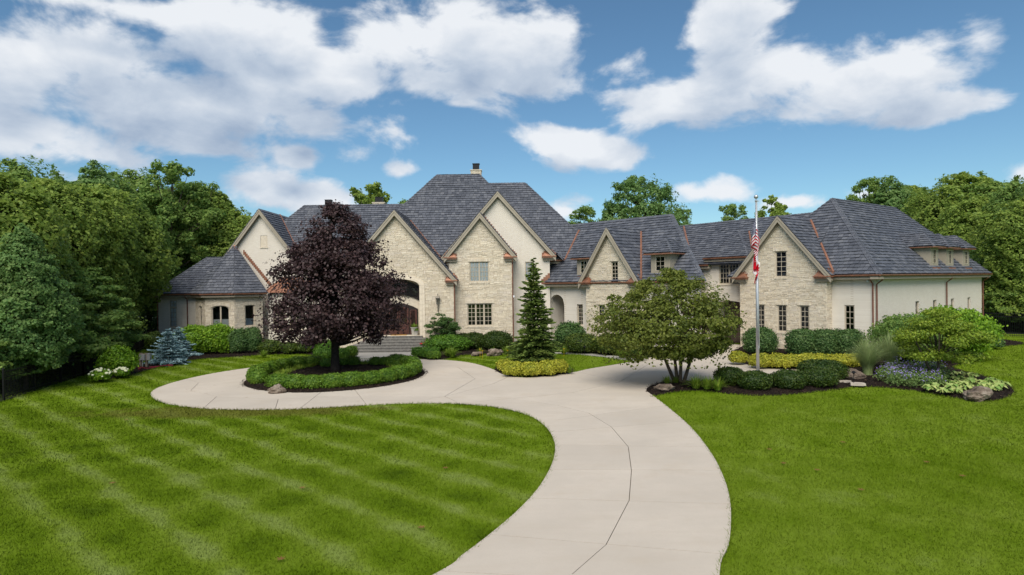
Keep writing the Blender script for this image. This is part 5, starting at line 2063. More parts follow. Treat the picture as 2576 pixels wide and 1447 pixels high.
oval = lambda t: math.sqrt(max(0, 1 - (2 * t - 1) ** 2)) * (.9 if t > .5 else 1)
tall = lambda t: min(1, 1.25 * math.sqrt(max(0, 1 - (1.85 * t - .72) ** 2 / 1.28)))


def maple_prof(t):
    return float(np.interp(t, [0, .06, .16, .33, .5, .68, .82, .93, 1], [.62, .92, 1, .98, .86, .68, .5, .34, .12]))


# purple maple in the island
pm = tree_meshes('maple', 9.35, 8.2, maple_prof, 1.75, .24, 190, 44000, .16, 'leaf_maple_purple', 'bark_dark', (.05, .10), 11, .1, .8, .6, shell=.42, limbs=34, hull=.12, lobk=.5)
put_tree('purple_maple', pm, G(843, 936, .1), 'dark purple leaved maple standing in the round island bed', 'tree')
# multi-stem tree by the drive


def crab_prof(t):
    return float(np.interp(t, [0, .12, .3, .5, .7, .88, 1], [.62, .9, 1, .96, .78, .5, .15]))


ct = tree_meshes('crab', 5.45, 6.7, crab_prof, 1.2, .085, 160, 38000, .13, 'leaf_crabapple', 'bark_brown', (.04, .085), 5, 0, .75, .5, 4, shell=.42, limbs=34, hull=.25, lobk=.6)
for _me in ct[:1]:
    _me.transform(Matrix.Translation((-.55, 0, 0)))
put_tree('multi_stem_tree', ct, G(1708, 964, .1), 'spreading olive green tree with four slim trunks beside the drive', 'tree', rz=0.0)


# conifers
def spruce_meshes(name, H, W, seed, mat, nl, needle, tiers=16, droop=.12, open_=1.0):
    global rng
    rng = np.random.default_rng(seed)
    random.seed(seed)
    P, D = [], []
    tb = MB()
    tb.tube([Vector((0, 0, -.1)), Vector((0, 0, H * .5)), Vector((0, 0, H * .985))], [.045 * W, .026 * W, .006], 8)
    for k in range(tiers):
        t = (k + .5) / tiers
        z = H * (.05 + .93 * t) + random.uniform(-.4, .4) * H / tiers
        rad = W / 2 * (1 - t) ** .78 * random.uniform(.8, 1.15) + .06
        nb = max(4, int(13 * (1 - t) + 4))
        for b in range(nb):
            a = 2 * math.pi * (b + random.uniform(-.35, .35)) / nb + k * .7
            L = rad * random.uniform(.62, 1.22)
            rise = .5 * L * (t - .3)
            zb_ = random.uniform(-.5, .5) * H / tiers
            tip = Vector((math.cos(a) * L, math.sin(a) * L, z + zb_ + rise - droop * L + random.uniform(-.05, .05)))
            midp = Vector((math.cos(a) * L * .55, math.sin(a) * L * .55, z + rise * .4 - droop * L * 1.1))
            pts = bez(Vector((0, 0, z + zb_)), midp, tip, 5)
            tb.tube(pts, [.012 * W * .5, .009 * W * .5, .007 * W * .5, .005 * W * .5, .004 * W * .5, .002], 4, cap=False)
            m_ = max(9, int(nl / (tiers * 9) * (L / (W / 2)) ** .9))
            for q in range(m_):
                s_ = random.uniform(.12, 1.0) ** .8
                c = bez(pts[0], pts[2], pts[5], 1)[0] * 0
                i_ = min(4, int(s_ * 5)); f_ = s_ * 5 - i_
                c = pts[i_] * (1 - f_) + pts[i_ + 1] * f_
                w_ = .20 * L * (1.15 - s_) + .03
                sd = Vector((-math.sin(a), math.cos(a), 0))
                off = random.uniform(-1, 1)
                c = c + sd * off * w_ + Vector((0, 0, random.uniform(-.05, .02) * L - abs(off) * w_ * .2))
                P.append(c); D.append(Vector((math.cos(a), math.sin(a), .1)) + sd * off * .9 + Vector((0, 0, random.uniform(-.35, .25))))
    for q in range(int(nl * .08)):
        t = 1 - random.random() ** .6
        z = H * (.04 + .93 * t)
        r_ = (W / 2 * (1 - t) ** .85 + .03) * random.uniform(.2, .78)
        a = random.uniform(0, 6.283)
        P.append(Vector((math.cos(a) * r_, math.sin(a) * r_, z - .12 * r_)))
        D.append(Vector((math.cos(a), math.sin(a), random.uniform(-.5, .7))))
    P = np.array([list(x) for x in P]); D = unit(np.array([list(x) for x in D]))
    n = len(P)
    sd = unit(np.cross(D, unit(np.array([0, 0, 1.0]) + rng.normal(0, .5, (n, 3)))))
    L = (needle * rng.uniform(.7, 1.4, n))[:, None]
    wd = L * .24
    V = np.empty((n, 4, 3))
    V[:, 0] = P - D * L * .4 ; V[:, 1] = P + sd * wd; V[:, 2] = P + D * L * .6; V[:, 3] = P - sd * wd
    me = mesh_np(name + '_crown', V.reshape(-1, 3), np.arange(4 * n).reshape(n, 4), rng.uniform(0, 1, n), mat)
    return me, tb.mesh(name + '_trunk', 'bark_brown')


sp = spruce_meshes('spruce', 6.45, 3.1, 3, 'leaf_spruce', 52000, .19, 27, .06)
put_tree('spruce_tree', sp, G(1345, 914, .1), 'slim green spruce above a ring of golden shrubs', 'tree')
bs = spruce_meshes('blue_spruce', 2.25, 2.5, 9, 'leaf_blue_spruce', 18000, .12, 16, .02)
put_tree('blue_spruce', bs, G(424, 914, .08), 'powder blue dwarf spruce beside the wooden meter post', 'tree')
put_tree('blue_spruce', bs, G(450, 899, .08), 'blue dwarf spruce half hidden behind another blue spruce', 'tree', rz=1.3, sc=.95)


def shrub_mesh(name, rx, ry, h, mat, leaf, dens, seed, box=2.4, lump=.10, jit=.7, fill='leaf_yew', rough=.05, low=.0, aspect=.6):
    """clipped or loose shrub, foot at the origin: leaves over a lumpy body; box > 2 squarer"""
    global rng
    rng = np.random.default_rng(seed)
    n = int(dens * 2 * math.pi * (rx * ry) ** .5 * h * 1.35)
    d = unit(rng.normal(0, 1, (n, 3)))
    d[:, 2] = np.where(d[:, 2] < -.75, -d[:, 2], d[:, 2])
    e = box
    k = (np.abs(d[:, 0]) ** e + np.abs(d[:, 1]) ** e + np.abs(d[:, 2]) ** e) ** (-1 / e)
    S = d * k[:, None]
    ph = rng.uniform(0, 6.28, 8)
    lumpf = np.zeros(n)
    for i, fq in enumerate((2.3, 3.7, 5.1, 7.3)):
        lumpf += np.sin(S[:, 0] * fq * 1.6 + ph[i]) * np.sin(S[:, 1] * fq * 1.5 + ph[i + 4]) * np.cos(S[:, 2] * fq * 1.3 + ph[i]) / (1 + i * .5)
    rad = 1 + lump * lumpf + rng.normal(0, rough, n) - rng.uniform(0, .16, n) ** 1.0
    P = S * rad[:, None] * np.array([rx, ry, h / 2]) + np.array([0, 0, h / 2])
    P[:, 2] = np.maximum(P[:, 2], .02 + low)
    V, F, rn = leaf_quads(P, d * 1.0 + np.array([0, 0, .25]), leaf, aspect, jit)
    me = mesh_np(name, V, F, rn, mat)
    # body that closes the view through
    bb = MB()
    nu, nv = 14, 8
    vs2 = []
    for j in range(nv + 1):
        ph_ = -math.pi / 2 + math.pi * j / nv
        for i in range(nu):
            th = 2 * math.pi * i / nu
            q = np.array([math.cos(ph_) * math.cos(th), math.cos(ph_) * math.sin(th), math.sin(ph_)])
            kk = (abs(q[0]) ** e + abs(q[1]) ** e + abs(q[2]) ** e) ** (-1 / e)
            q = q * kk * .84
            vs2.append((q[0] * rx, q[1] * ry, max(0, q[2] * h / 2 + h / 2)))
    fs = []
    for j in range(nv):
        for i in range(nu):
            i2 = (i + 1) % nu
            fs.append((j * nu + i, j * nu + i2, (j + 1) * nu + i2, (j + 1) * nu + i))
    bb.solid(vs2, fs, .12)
    return me, bb.mesh(name + '_core', mat, True)


def put_shrub(name, meshes, loc, label, group=None, rz=0, sc=(1, 1, 1), cat='shrub'):
    o = thing(name, label, cat, loc, group, rz)
    o.scale = sc
    link('foliage', meshes[0], o)
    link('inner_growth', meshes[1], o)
    return o


def px_shrub(name, label, x0, x1, ytop, ybase, mat, leaf, dens, seed, box=2.4, lump=.1, ry=None, group=None, rough=.06, jit=.7, zb=.12, rz=0, cat='shrub', back=0.0):
    """shrub whose foot line is seen at ybase between columns x0 and x1"""
    c = G((x0 + x1) / 2, ybase, zb)
    s_ = pxm(c)
    rx = (x1 - x0) / 2 / s_
    rr = ry if ry else rx * .9
    c = c + Vector((c.x, c.y, 0)).normalized() * rr * .8
    k = c.y / (c.y - rr * .8 * .98)
    h = (ybase - ytop) / s_ * k * .98
    me = shrub_mesh(name, rx * k, rr, h, mat, leaf * 1.2, dens * .85, seed, box, lump, jit, rough=rough)
    return put_shrub(name, me, (c.x, c.y, zb - .03), label, group, rz, cat=cat)


# ---- ring hedge of the island: clipped plants side by side
ring_protos = [shrub_mesh('hedge_plant', .64, .43, .68, 'leaf_hedge_ring', .075, 620, 40 + i, 3.2, .07, .5, rough=.045) for i in range(4)]
small_proto = shrub_mesh('small_boxwood', .36, .36, .55, 'leaf_hedge_ring', .07, 700, 60, 2.6, .05)
RH, RB = (4.15, 4.5), None
gp = 'clipped boxwoods of the island hedge'
n_r = 0
for k in range(28):
    a = 2 * math.pi * k / 28
    deg = math.degrees(a)
    if 222 < deg < 238:                       # the gap where the boulder sits
        continue
    if 62 < deg < 128:                        # thin back of the ring: small separate plants
        continue
    p = ISL + Vector((4.12 * math.cos(a), 4.42 * math.sin(a), .1))
    tang = math.atan2(4.42 * math.cos(a), -4.12 * math.sin(a))
    s_ = random.uniform(.92, 1.06)
    put_shrub('hedge_plant', ring_protos[k % 4], p, 'clipped green boxwood set shoulder to shoulder in the island hedge', gp, tang, (s_, s_, random.uniform(.92, 1.05)))
for k, (u, v, sc_) in enumerate(((968, 921, 1), (944, 921, 1.0), (985, 923, .95), (1000, 924, .8), (890, 921, 1.05))):
    put_shrub('small_boxwood', small_proto, G(u, v, .1), 'small separate round boxwood at the thin side of the island hedge', 'small boxwoods of the island hedge', k, (sc_, sc_, sc_))
for k, (x0, x1, yt, yb) in enumerate(((806, 850, 903, 926), (846, 882, 902, 922))):
    px_shrub('boxwood_clump', 'low loose boxwood clump behind the purple maple trunk' if k == 0 else 'low loose boxwood clump right of the purple maple trunk', x0, x1, yt, yb, 'leaf_boxwood', .075, 500, 70 + k, 2.6)


def boulder(name, x0, x1, yt, yb, seed, label):
    c = G((x0 + x1) / 2, yb, .1)
    s_ = pxm(c)
    rx = (x1 - x0) / 2 / s_
    h = (yb - yt) / s_
    bm = bmesh.new()
    bmesh.ops.create_icosphere(bm, subdivisions=4, radius=1)
    for v in bm.verts:
        p = v.co.copy()
        n_ = mnoise.fractal(p * 1.1 + Vector((seed * 7.3, 0, 0)), .9, 2.0, 5) * .38
        st = round((p.z + n_) * 3) / 3
        v.co = p * (1 + n_) + Vector((0, 0, (st - p.z) * .25))
        v.co.x *= rx; v.co.y *= rx * .7; v.co.z = max(-.08, v.co.z * h * .62 + h * .36)
    me = bpy.data.meshes.new(name)
    bm.to_mesh(me); bm.free()
    me.materials.append(MATS['boulder_rock'])
    o = link(name, me)
    o.location = (c.x, c.y + rx * .6, .06)
    o.rotation_euler = (0, 0, seed * .13)
    return tag(o, label, 'boulder')


boulder('boulder', 671, 712, 968, 988, 1, 'rounded brown boulder in the gap of the island hedge')
boulder('boulder', 1650, 1700, 966, 982, 2, 'low flat boulder at the foot of the four stemmed tree')
boulder('boulder', 2121, 2184, 929, 955, 3, 'pale grey boulder beside the tall pale grasses')
boulder('boulder', 2434, 2514, 976, 1006, 4, 'broad tan boulder among the hostas')
boulder('boulder', 1222, 1262, 878, 893, 6, 'small weathered rock in the bed below the centre windows')
boulder('boulder', 1182, 1215, 885, 893, 7, 'flat pale rock beside the daylilies near the steps')


def blade_plant(name, n, length, width, spread, mat, seed, arch=.5, curl=.5, base=.12, seg=4):
    """arching narrow leaves from one crown"""
    global rng
    rng = np.random.default_rng(seed)
    a = rng.uniform(0, 2 * math.pi, n)
    L = length * rng.uniform(.65, 1.1, n)
    lean = rng.uniform(.05, 1, n) ** .8 * spread
    r0 = base * np.sqrt(rng.uniform(0, 1, n))
    dirx, diry = np.cos(a), np.sin(a)
    V = np.empty((n, seg + 1, 2, 3))
    for k in range(seg + 1):
        t = k / seg
        out = lean * L * (t ** (1 + curl)) + r0
        z = L * (t - arch * lean * t ** 2.2) * (1 - .25 * lean)
        w = width * (1 - .85 * t ** 1.5)
        V[:, k, 0] = np.stack([dirx * out - diry * w, diry * out + dirx * w, z], 1)
        V[:, k, 1] = np.stack([dirx * out + diry * w, diry * out - dirx * w, z], 1)
    base_i = np.arange(n)[:, None] * (2 * (seg + 1))
    F = np.concatenate([np.stack([base_i[:, 0] + 2 * k, base_i[:, 0] + 2 * k + 1, base_i[:, 0] + 2 * k + 3, base_i[:, 0] + 2 * k + 2], 1) for k in range(seg)])
    return mesh_np(name, V.reshape(-1, 3), F, np.tile(rng.uniform(0, 1, n), seg), mat)


tallg = [blade_plant('ornamental_grass', 1500, 2.05, .009, .62, 'leaf_grass_pale', 80 + i, .62, 1.6, .22, 5) for i in range(2)]
for i, (u, v, lab, sc_) in enumerate(((2182, 945, 'tall pale fountain grass behind the grey boulder', 1.0), (2240, 928, 'tall pale fountain grass between two shrubs of the side wall', 1.05))):
    o = tag(link('ornamental_grass', tallg[i]), lab, 'grass')
    o.location = G(u, v, .1); o.scale = (sc_, sc_, sc_)
lily = [blade_plant('daylily', 170, .75, .017, .95, 'leaf_daylily', 90 + i, .75, .7, .16, 4) for i in range(3)]
lspots = [(1750, 976, 1.05), (1778, 978, 1.0), (1805, 981, .95), (1678, 966, .7), (1700, 965, .6), (1137, 897, 1.15), (1126, 896, .9), (1208, 889, .7), (1272, 889, .9), (1290, 888, .8), (1418, 889, .9), (1563, 899, 1.0), (1612, 905, .9), (663, 897, .8), (1432, 938, .6), (1240, 886, .6)]
llab = lambda i: 'arching daylily clump in the bed by the four stemmed tree' if i < 5 else 'arching daylily clump in the beds along the house front'
for i, (u, v, sc_) in enumerate(lspots):
    o = tag(link('daylily', lily[i % 3]), llab(i), 'daylily', 'daylilies by the drive' if i < 5 else 'daylilies along the house')
    o.location = G(u, v, .1); o.scale = (sc_, sc_, sc_); o.rotation_euler = (0, 0, i * 1.7)
fl_me = None
for i, (u, v) in enumerate(((1207, 880), (1213, 884), (1293, 878), (1418, 879), (1276, 883))):
    b = MB()
    for k in range(6):
        t = 2 * math.pi * k / 6
        b.poly([(0, 0, 0), (.05 * math.cos(t - .4), .05 * math.sin(t - .4), .04), (.085 * math.cos(t), .085 * math.sin(t), .05), (.05 * math.cos(t + .4), .05 * math.sin(t + .4), .04)])
    b.tube([(0, 0, -.5), (0, 0, 0)], .006, 4)
    o = tag(b.obj('lily_flower', 'petal_yellow'), 'yellow daylily bloom standing above the leaves by the house', 'flower', 'yellow daylily blooms')
    c = G(u, v, .6); o.location = c
# soft grass under the island hedge
gr = blade_plant('island_grass', 60, .32, .012, .8, 'leaf_daylily', 99, .6, .6, .25, 3)
Vs_ = []
b_all = MB()
isl_g = bpy.data.meshes.new('island_grass_patch')
co = np.array([v.co[:] for v in gr.vertices]); pf = np.array([p.vertices[:] for p in gr.polygons])
VV, FF = [], []
rng = np.random.default_rng(5)
k_ = 0
for k in range(130):
    a = rng.uniform(0, 2 * math.pi)
    r = rng.uniform(.66, .86)
    if math.sin(a) < -.2 and r > .8:
        r = .74
    c = np.array([ISL.x + 4.4 * r * math.cos(a), ISL.y + .35 + 4.6 * r * math.sin(a), .14])
    th = rng.uniform(0, 6.28)
    M_ = np.array([[math.cos(th), -math.sin(th), 0], [math.sin(th), math.cos(th), 0], [0, 0, 1]])
    VV.append(co @ M_.T * rng.uniform(.7, 1.3) + c); FF.append(pf + k_); k_ += len(co)
VV, FF = np.concatenate(VV), np.concatenate(FF)
o = link('island_grass', mesh_np('island_grass', VV, FF, rng.uniform(0, 1, len(FF)), 'leaf_daylily'))
o['kind'] = 'stuff'; tag(o, 'thin wild grass growing inside the island hedge', 'grass')

# ---- shrubs, from left to right
S = px_shrub
S('lime_shrub', 'bright lime green shrub behind the white hydrangeas', 254, 339, 876, 945, 'leaf_lime', .11, 420, 101, 2.0, .16, rough=.09, jit=.8)


def hydrangea(u, v, w_, seed, lab):
    c = G(u, v, .1)
    o = thing('hydrangea', lab, 'hydrangea', c)
    me = shrub_mesh('hydrangea', w_, w_ * .8, w_ * 1.1, 'leaf_lime', .11, 320, seed, 2.1, .12, .7)
    link('foliage', me[0], o); link('inner_growth', me[1], o)
    r_ = random.Random(seed)
    bl = MB()
    bl.lathe((0, 0, 0), [(.02, -.05), (.085, -.02), (.10, .03), (.07, .075), (.02, .09)], 9)
    bme = bl.mesh('bloom', 'petal_cream', True); bme.transform(Matrix.Scale(.8, 4))
    for k in range(26):
        a = r_.uniform(0, 6.28); q = r_.uniform(.2, 1)
        x, y = w_ * 1.02 * q * math.cos(a), w_ * .85 * q * math.sin(a)
        b = link('bloom', bme, o)
        b.location = (x, y, w_ * (.35 + .75 * math.sqrt(max(0, 1 - q * q))) + .02)
        s_ = r_.uniform(.7, 1.2); b.scale = (s_, s_, s_)


hydrangea(253, 958, .55, 3, 'white blooming hydrangea at the tip of the left bed')
hydrangea(306, 948, .42, 4, 'smaller white hydrangea in front of the lime shrub')
S('yew_shrub', 'rounded dark yew against the left end of the house', 366, 409, 834, 886, 'leaf_yew_olive', .09, 420, 102, 2.3)
for k, (x0, x1, yt, yb) in enumerate(((448, 532, 822, 893), (505, 590, 820, 892))):
    S('bright_shrub', 'leafy bright green shrub next to the blue spruces' if k == 0 else 'leafy bright green shrub below the turret double window', x0, x1, yt, yb, 'leaf_lime', .12, 420, 110 + k, 2.2, .15, rough=.085, jit=.85)
for k, (x0, x1, yt, yb) in enumerate(((577, 628, 828, 891), (612, 659, 825, 889))):
    S('privet_shrub', 'dense rounded dark green shrub beside the bright shrubs' if k == 0 else 'dense rounded dark green shrub at the right corner of the turret', x0, x1, yt, yb, 'leaf_privet', .09, 520, 120 + k, 2.3, .07)
for k, (x0, x1, yt, yb) in enumerate(((652, 712, 856, 889), (708, 750, 861, 889), (746, 800, 858, 888))):
    S('yew_shrub', ('low mounded yew right of the turret shrubs', 'low shaded yew in the middle of three under the purple maple', 'low mounded yew nearest the feathery shrub by the steps')[k], x0, x1, yt, yb, 'leaf_yew_olive', .085, 480, 130 + k, 2.3)
S('feathery_shrub', 'fresh green feathery mound left of the entry steps', 790, 848, 857, 893, 'leaf_boxwood', .1, 460, 140, 2.1, .12, rough=.08)
for k, (x0, x1, yt, yb, m_) in enumerate(((790, 846, 875, 905, 'leaf_boxwood'), (845, 879, 876, 904, 'leaf_boxwood'), (868, 900, 870, 898, 'leaf_hedge_ring'))):
    S('clipped_boxwood', ('wide flat clipped boxwood left of the maple trunk by the entry walk', 'clipped boxwood right of the maple trunk by the entry walk', 'clipped boxwood with tan tips at the left corner of the steps')[k], x0, x1, yt, yb, m_, .07, 620, 150 + k, 2.8, .05)
for k, (x0, x1, yt, yb, m_) in enumerate(((1035, 1066, 873, 897, 'leaf_boxwood'), (1058, 1106, 873, 900, 'leaf_boxwood'), (1072, 1108, 884, 903, 'leaf_hedge_ring'))):
    S('clipped_boxwood', ('clipped boxwood touching the right end of the entry steps', 'larger clipped boxwood in the trio right of the entry steps', 'smallest tan tipped boxwood in the trio right of the entry steps')[k], x0, x1, yt, yb, m_, .07, 620, 160 + k, 2.8, .06)
S('feathery_shrub', 'wide green feathery mound under the small red tipped tree', 1066, 1182, 846, 886, 'leaf_boxwood', .1, 420, 141, 2.2, .10, ry=1.1, rough=.08)
for k, (x0, x1, yt, yb) in enumerate(((1140, 1195, 840, 876), (1172, 1222, 838, 880), (1210, 1292, 835, 882))):
    S('yew_shrub', ('dark yew behind the feathery mound right of the entry', 'dark yew below the left half of the centre windows', 'largest dark yew below the centre windows by the downspout')[k], x0, x1, yt, yb, 'leaf_yew', .085, 480, 170 + k, 2.2, .09, ry=1.0)
S('viburnum_shrub', 'rounded grey green shrub beside the arched porch', 1396, 1472, 814, 880, 'leaf_privet', .11, 420, 180, 2.2, .12, rough=.08, jit=.8)
for k, (x0, x1, yt, yb) in enumerate(((1421, 1506, 842, 888), (1496, 1578, 844, 892), (1570, 1640, 848, 898))):
    S('yew_shrub', ('clipped dark yew right of the grey green porch shrub', 'clipped dark yew under the small gable beside the garden path', 'clipped dark yew behind the four stemmed tree')[k], x0, x1, yt, yb, 'leaf_yew_olive', .085, 500, 185 + k, 2.7, .06, ry=.95)
# golden ring in front of the spruce
for k, (x0, x1, yt, yb) in enumerate(((1248, 1292, 905, 934), (1262, 1318, 910, 947), (1308, 1364, 912, 948), (1352, 1404, 908, 946), (1384, 1428, 905, 941))):
    S('golden_shrub', ('golden shrub at the left end of the spruce ring', 'golden shrub second from the left end of the spruce ring', 'golden shrub directly in front of the spruce', 'golden shrub right of the spruce front', 'golden shrub at the right end of the spruce ring')[k], x0, x1, yt, yb, 'leaf_gold', .075, 620, 200 + k, 2.4, .09, rough=.06, jit=.7, zb=.1)
# right hand beds
S('golden_shrub', 'round golden shrub at the corner of the garage court', 1833, 1881, 884, 916, 'leaf_gold', .08, 560, 210, 2.2, .09, rough=.06)
for k in range(7):
    x0 = 1886 + k * 39
    S('golden_shrub', 'golden shrub in the row behind the flagpole', x0, x0 + 58, 891 + (k % 3), 926 - (k > 4) * 1, 'leaf_gold', .08, 520, 211 + k, 2.4, .1, group='golden shrubs in the row behind the flagpole', rough=.09, jit=.7)
S('round_privet', 'ball shaped dark green shrub left of the lower stone gable windows', 1871, 1953, 826, 893, 'leaf_privet', .09, 520, 220, 2.4, .05)
for k in range(3):
    x0 = 1980 + k * 58
    S('hedge_privet', ('clipped dark hedge plant right of the ball shaped shrub', 'clipped dark hedge plant in the middle of the hedge by the garage', 'clipped dark hedge plant next to the tall pale grass')[k], x0, x0 + 74, 831, 897, 'leaf_privet', .09, 520, 225 + k, 3.4, .05)
for k, (x0, x1, yt, yb, ll) in enumerate(((1796, 1873, 925, 974, 'clipped dark boxwood dome nearest the four stemmed tree'), (1858, 1940, 936, 985, 'clipped dark boxwood dome left of the flagpole foot'), (1938, 2027, 934, 982, 'clipped dark boxwood dome right of the flagpole foot'), (2011, 2104, 931, 976, 'clipped dark boxwood dome in front of the larger dome'), (2010, 2126, 909, 962, 'largest dark boxwood dome beside the grey boulder'))):
    S('boxwood_dome', ll, x0, x1, yt, yb, 'leaf_yew', .065, 700, 230 + k, 2.5, .04, rough=.03, zb=.1)
S('big_shrub', 'broad green shrub against the painted brick side wall', 2205, 2380, 805, 915, 'leaf_wood_a', .13, 300, 240, 2.1, .16, ry=2.2, rough=.1, jit=.9)
S('big_shrub', 'large rounded green shrub near the iron fence', 2310, 2468, 788, 905, 'leaf_lime', .14, 300, 241, 2.1, .14, ry=2.6, rough=.1, jit=.9)
S('yew_shrub', 'small dark shrub beside the iron fence', 2478, 2522, 850, 876, 'leaf_privet', .1, 400, 242, 2.3)
jm = tree_meshes('jmaple', 3.35, 4.8, lambda t: float(np.interp(t, [0, .2, .5, .8, 1], [.75, 1, .9, .6, .2])), 1.05, .06, 60, 16000, .10, 'leaf_jmaple_green', 'bark_grey', (.07, .12), 21, 0, .7, .42, 3, limbs=20)
put_tree('japanese_maple', jm, G(2362, 958, .1), 'airy lime green small maple behind the violet flowers', 'tree')
jm2 = tree_meshes('jmaple_red', 2.6, 3.4, lambda t: float(np.interp(t, [0, .2, .5, .8, 1], [.6, 1, .95, .7, .35])), .85, .05, 46, 9000, .10, 'leaf_jmaple', 'bark_grey', (.07, .12), 22, 0, .7, .45, 2, limbs=16)
put_tree('japanese_maple', jm2, Vector((-5.35, 45.9, .1)), 'small dark green tree with red tips beside the entry', 'tree')

# violet flower drift
def drift():
    global rng
    rng = np.random.default_rng(33)
    o = thing('cranesbill', 'drift of violet cranesbill flowers in the right hand bed', 'flowers', G(2300, 960, .1))
    cl = []
    for k in range(70):
        u = rng.uniform(2225, 2385); v0 = np.interp(u, [2220, 2300, 2385], [962, 982, 975]); v1 = np.interp(u, [2220, 2300, 2385], [935, 922, 935])
        p = G(u, rng.uniform(v1, v0), .1) - o.location
        if u > 2350 and rng.uniform() < .5:
            continue
        cl.append((p.x, p.y, .27, rng.uniform(.32, .5), .30))
    cl = np.array(cl)
    V, F, rn = clumps_to_leaves(cl, 13000, .08, .6, .8)
    V[:, 2] = np.maximum(V[:, 2], .0)
    link('foliage', mesh_np('cranesbill_foliage', V, F, rn, 'leaf_geranium'), o)
    i = rng.choice(len(cl), 700)
    d = unit(rng.normal(0, 1, (700, 3))); d[:, 2] = np.abs(d[:, 2])
    P = cl[i, :3] + d * cl[i, 3:4] * np.array([1.05, 1.05, .95]) + np.array([0, 0, .04])
    V, F, rn = leaf_quads(P, np.tile([0, -.5, .8], (700, 1)), .055, 1.0, .3)
    b = link('blooms', mesh_np('cranesbill_blooms', V, F, rn, 'petal_violet'), o)
    b['kind'] = 'stuff'


drift()


def hosta_mesh(seed):
    r_ = random.Random(seed)
    b = MB()
    for k in range(26):
        a = r_.uniform(0, 6.28); L = r_.uniform(.22, .40); w_ = L * .26
        el = r_.uniform(.25, 1.0)
        dx, dy = math.cos(a), math.sin(a)
        p0 = Vector((dx * .04, dy * .04, .02)); p1 = Vector((dx * L * .5, dy * L * .5, L * .55 * el + .05)); p2 = Vector((dx * L, dy * L, L * .35 * el))
        s_ = Vector((-dy, dx, 0)) * w_
        rr = r_.random()
        b.poly([p0, p1 - s_ + Vector((0, 0, .02)), p1], rr); b.poly([p0, p1, p1 + s_ + Vector((0, 0, .02))], rr)
        b.poly([p1 - s_ + Vector((0, 0, .02)), p2, p1], rr); b.poly([p1, p2, p1 + s_ + Vector((0, 0, .02))], rr)
    return b.mesh('hosta', 'leaf_hosta')


hm = [hosta_mesh(i) for i in range(4)]
for i, (x, y) in enumerate(((1350, 925), (1430, 900), (1530, 960), (1630, 905), (1710, 965), (1700, 800), (1660, 850), (1830, 915), (1790, 880), (1890, 845), (1870, 810), (2050, 855), (2040, 900), (2110, 905), (2180, 930), (2260, 905), (2290, 880), (1530, 770), (1590, 730), (1700, 722), (1860, 745), (2150, 815), (2210, 850), (1920, 750))):
    u, v = 2078.8 + x * .1926, 804.7 + y * .1926
    o = tag(link('hosta', hm[i % 4]), 'yellow edged hosta in the mulch round the tan boulder', 'hosta', 'hostas round the tan boulder')
    o.location = G(u, v, .12); s_ = 1.02 if i not in (17, 18, 19, 20, 21, 23) else .85
    o.scale = (s_, s_, s_); o.rotation_euler = (0, 0, i)
for i, (x0, x1, y0, y1) in enumerate(((2108, 2140, 959, 964), (2136, 2178, 964, 971))):
    c = G((x0 + x1) / 2, (y0 + y1) / 2, .12)
    b = MB()
    n_ = 9; r_ = random.Random(i)
    ra = (x1 - x0) / 2 / pxm(c)
    ring = [(ra * r_.uniform(.85, 1.1) * math.cos(2 * math.pi * k / n_), ra * .8 * r_.uniform(.85, 1.1) * math.sin(2 * math.pi * k / n_)) for k in range(n_)]
    b.solid([(x, y, 0) for x, y in ring] + [(x * .95, y * .95, .09) for x, y in ring], [tuple(range(n_))[::-1], tuple(range(n_, 2 * n_))] + [(k, (k + 1) % n_, (k + 1) % n_ + n_, k + n_) for k in range(n_)])
    o = tag(b.obj('stepping_stone', 'flagstone'), ('small flat stepping stone touching the boxwood dome', 'larger flat stepping stone below the grey boulder')[i], 'stone')
    o.location = c
    o.location.z = .10

# ------------------------------------------------------------------ woods behind and beside
wood = []
spire0 = lambda t: float(np.interp(t, [0, .12, .35, .6, .8, .92, 1], [.66, 1, .96, .78, .5, .26, .05]))
for i, (H, W, mt_, pr, th, sd) in enumerate(((15, 8.4, 'leaf_wood_a', spire0, 2.2, 301), (14, 8.5, 'leaf_wood_b', tall, 2.0, 302), (16, 8.4, 'leaf_wood_c', spire0, 2.4, 303), (13, 9.5, 'leaf_wood_b', oval, 2.4, 304), (15, 10.0, 'leaf_wood_a', oval, 3.0, 305))):
    wood.append(tree_meshes('wood%d' % i, H, W, pr, th, .22, 300, 54000, .28, mt_, 'bark_grey', (.035, .085), sd, .2, .7, .5, shell=.4, limbs=30, hull=.36, lobk=.85))
airy = tree_meshes('airy', 16, 9, oval, 4.0, .2, 150, 20000, .27, 'leaf_wood_a', 'bark_grey', (.035, .085), 311, .5, .7, .8, shell=.6, limbs=60)
spire = lambda t: float(np.interp(t, [0, .12, .4, .7, .88, 1], [.62, 1, .9, .6, .3, .05]))
low_t = tree_meshes('low', 7.0, 6.6, spire, .9, .12, 130, 28000, .2, 'leaf_wood_a', 'bark_grey', (.07, .13), 312, 0, .7, .24, shell=.4, limbs=24, hull=.0)


def top_tree(kind, u, ytop, depth, H0, label, group, rz, wide=1.0):
    """tree on the ground at column u and given depth whose top reaches ytop"""
    x = (u - CX) / FPX * depth
    hz = 711 - (u - CX) * .0140
    zt = CAMH + (hz - ytop) * depth / FPX
    k = zt / H0
    o = put_tree('wood_tree', kind, (x, depth, 0), label, 'tree', group, rz, k * wide, k)
    return o


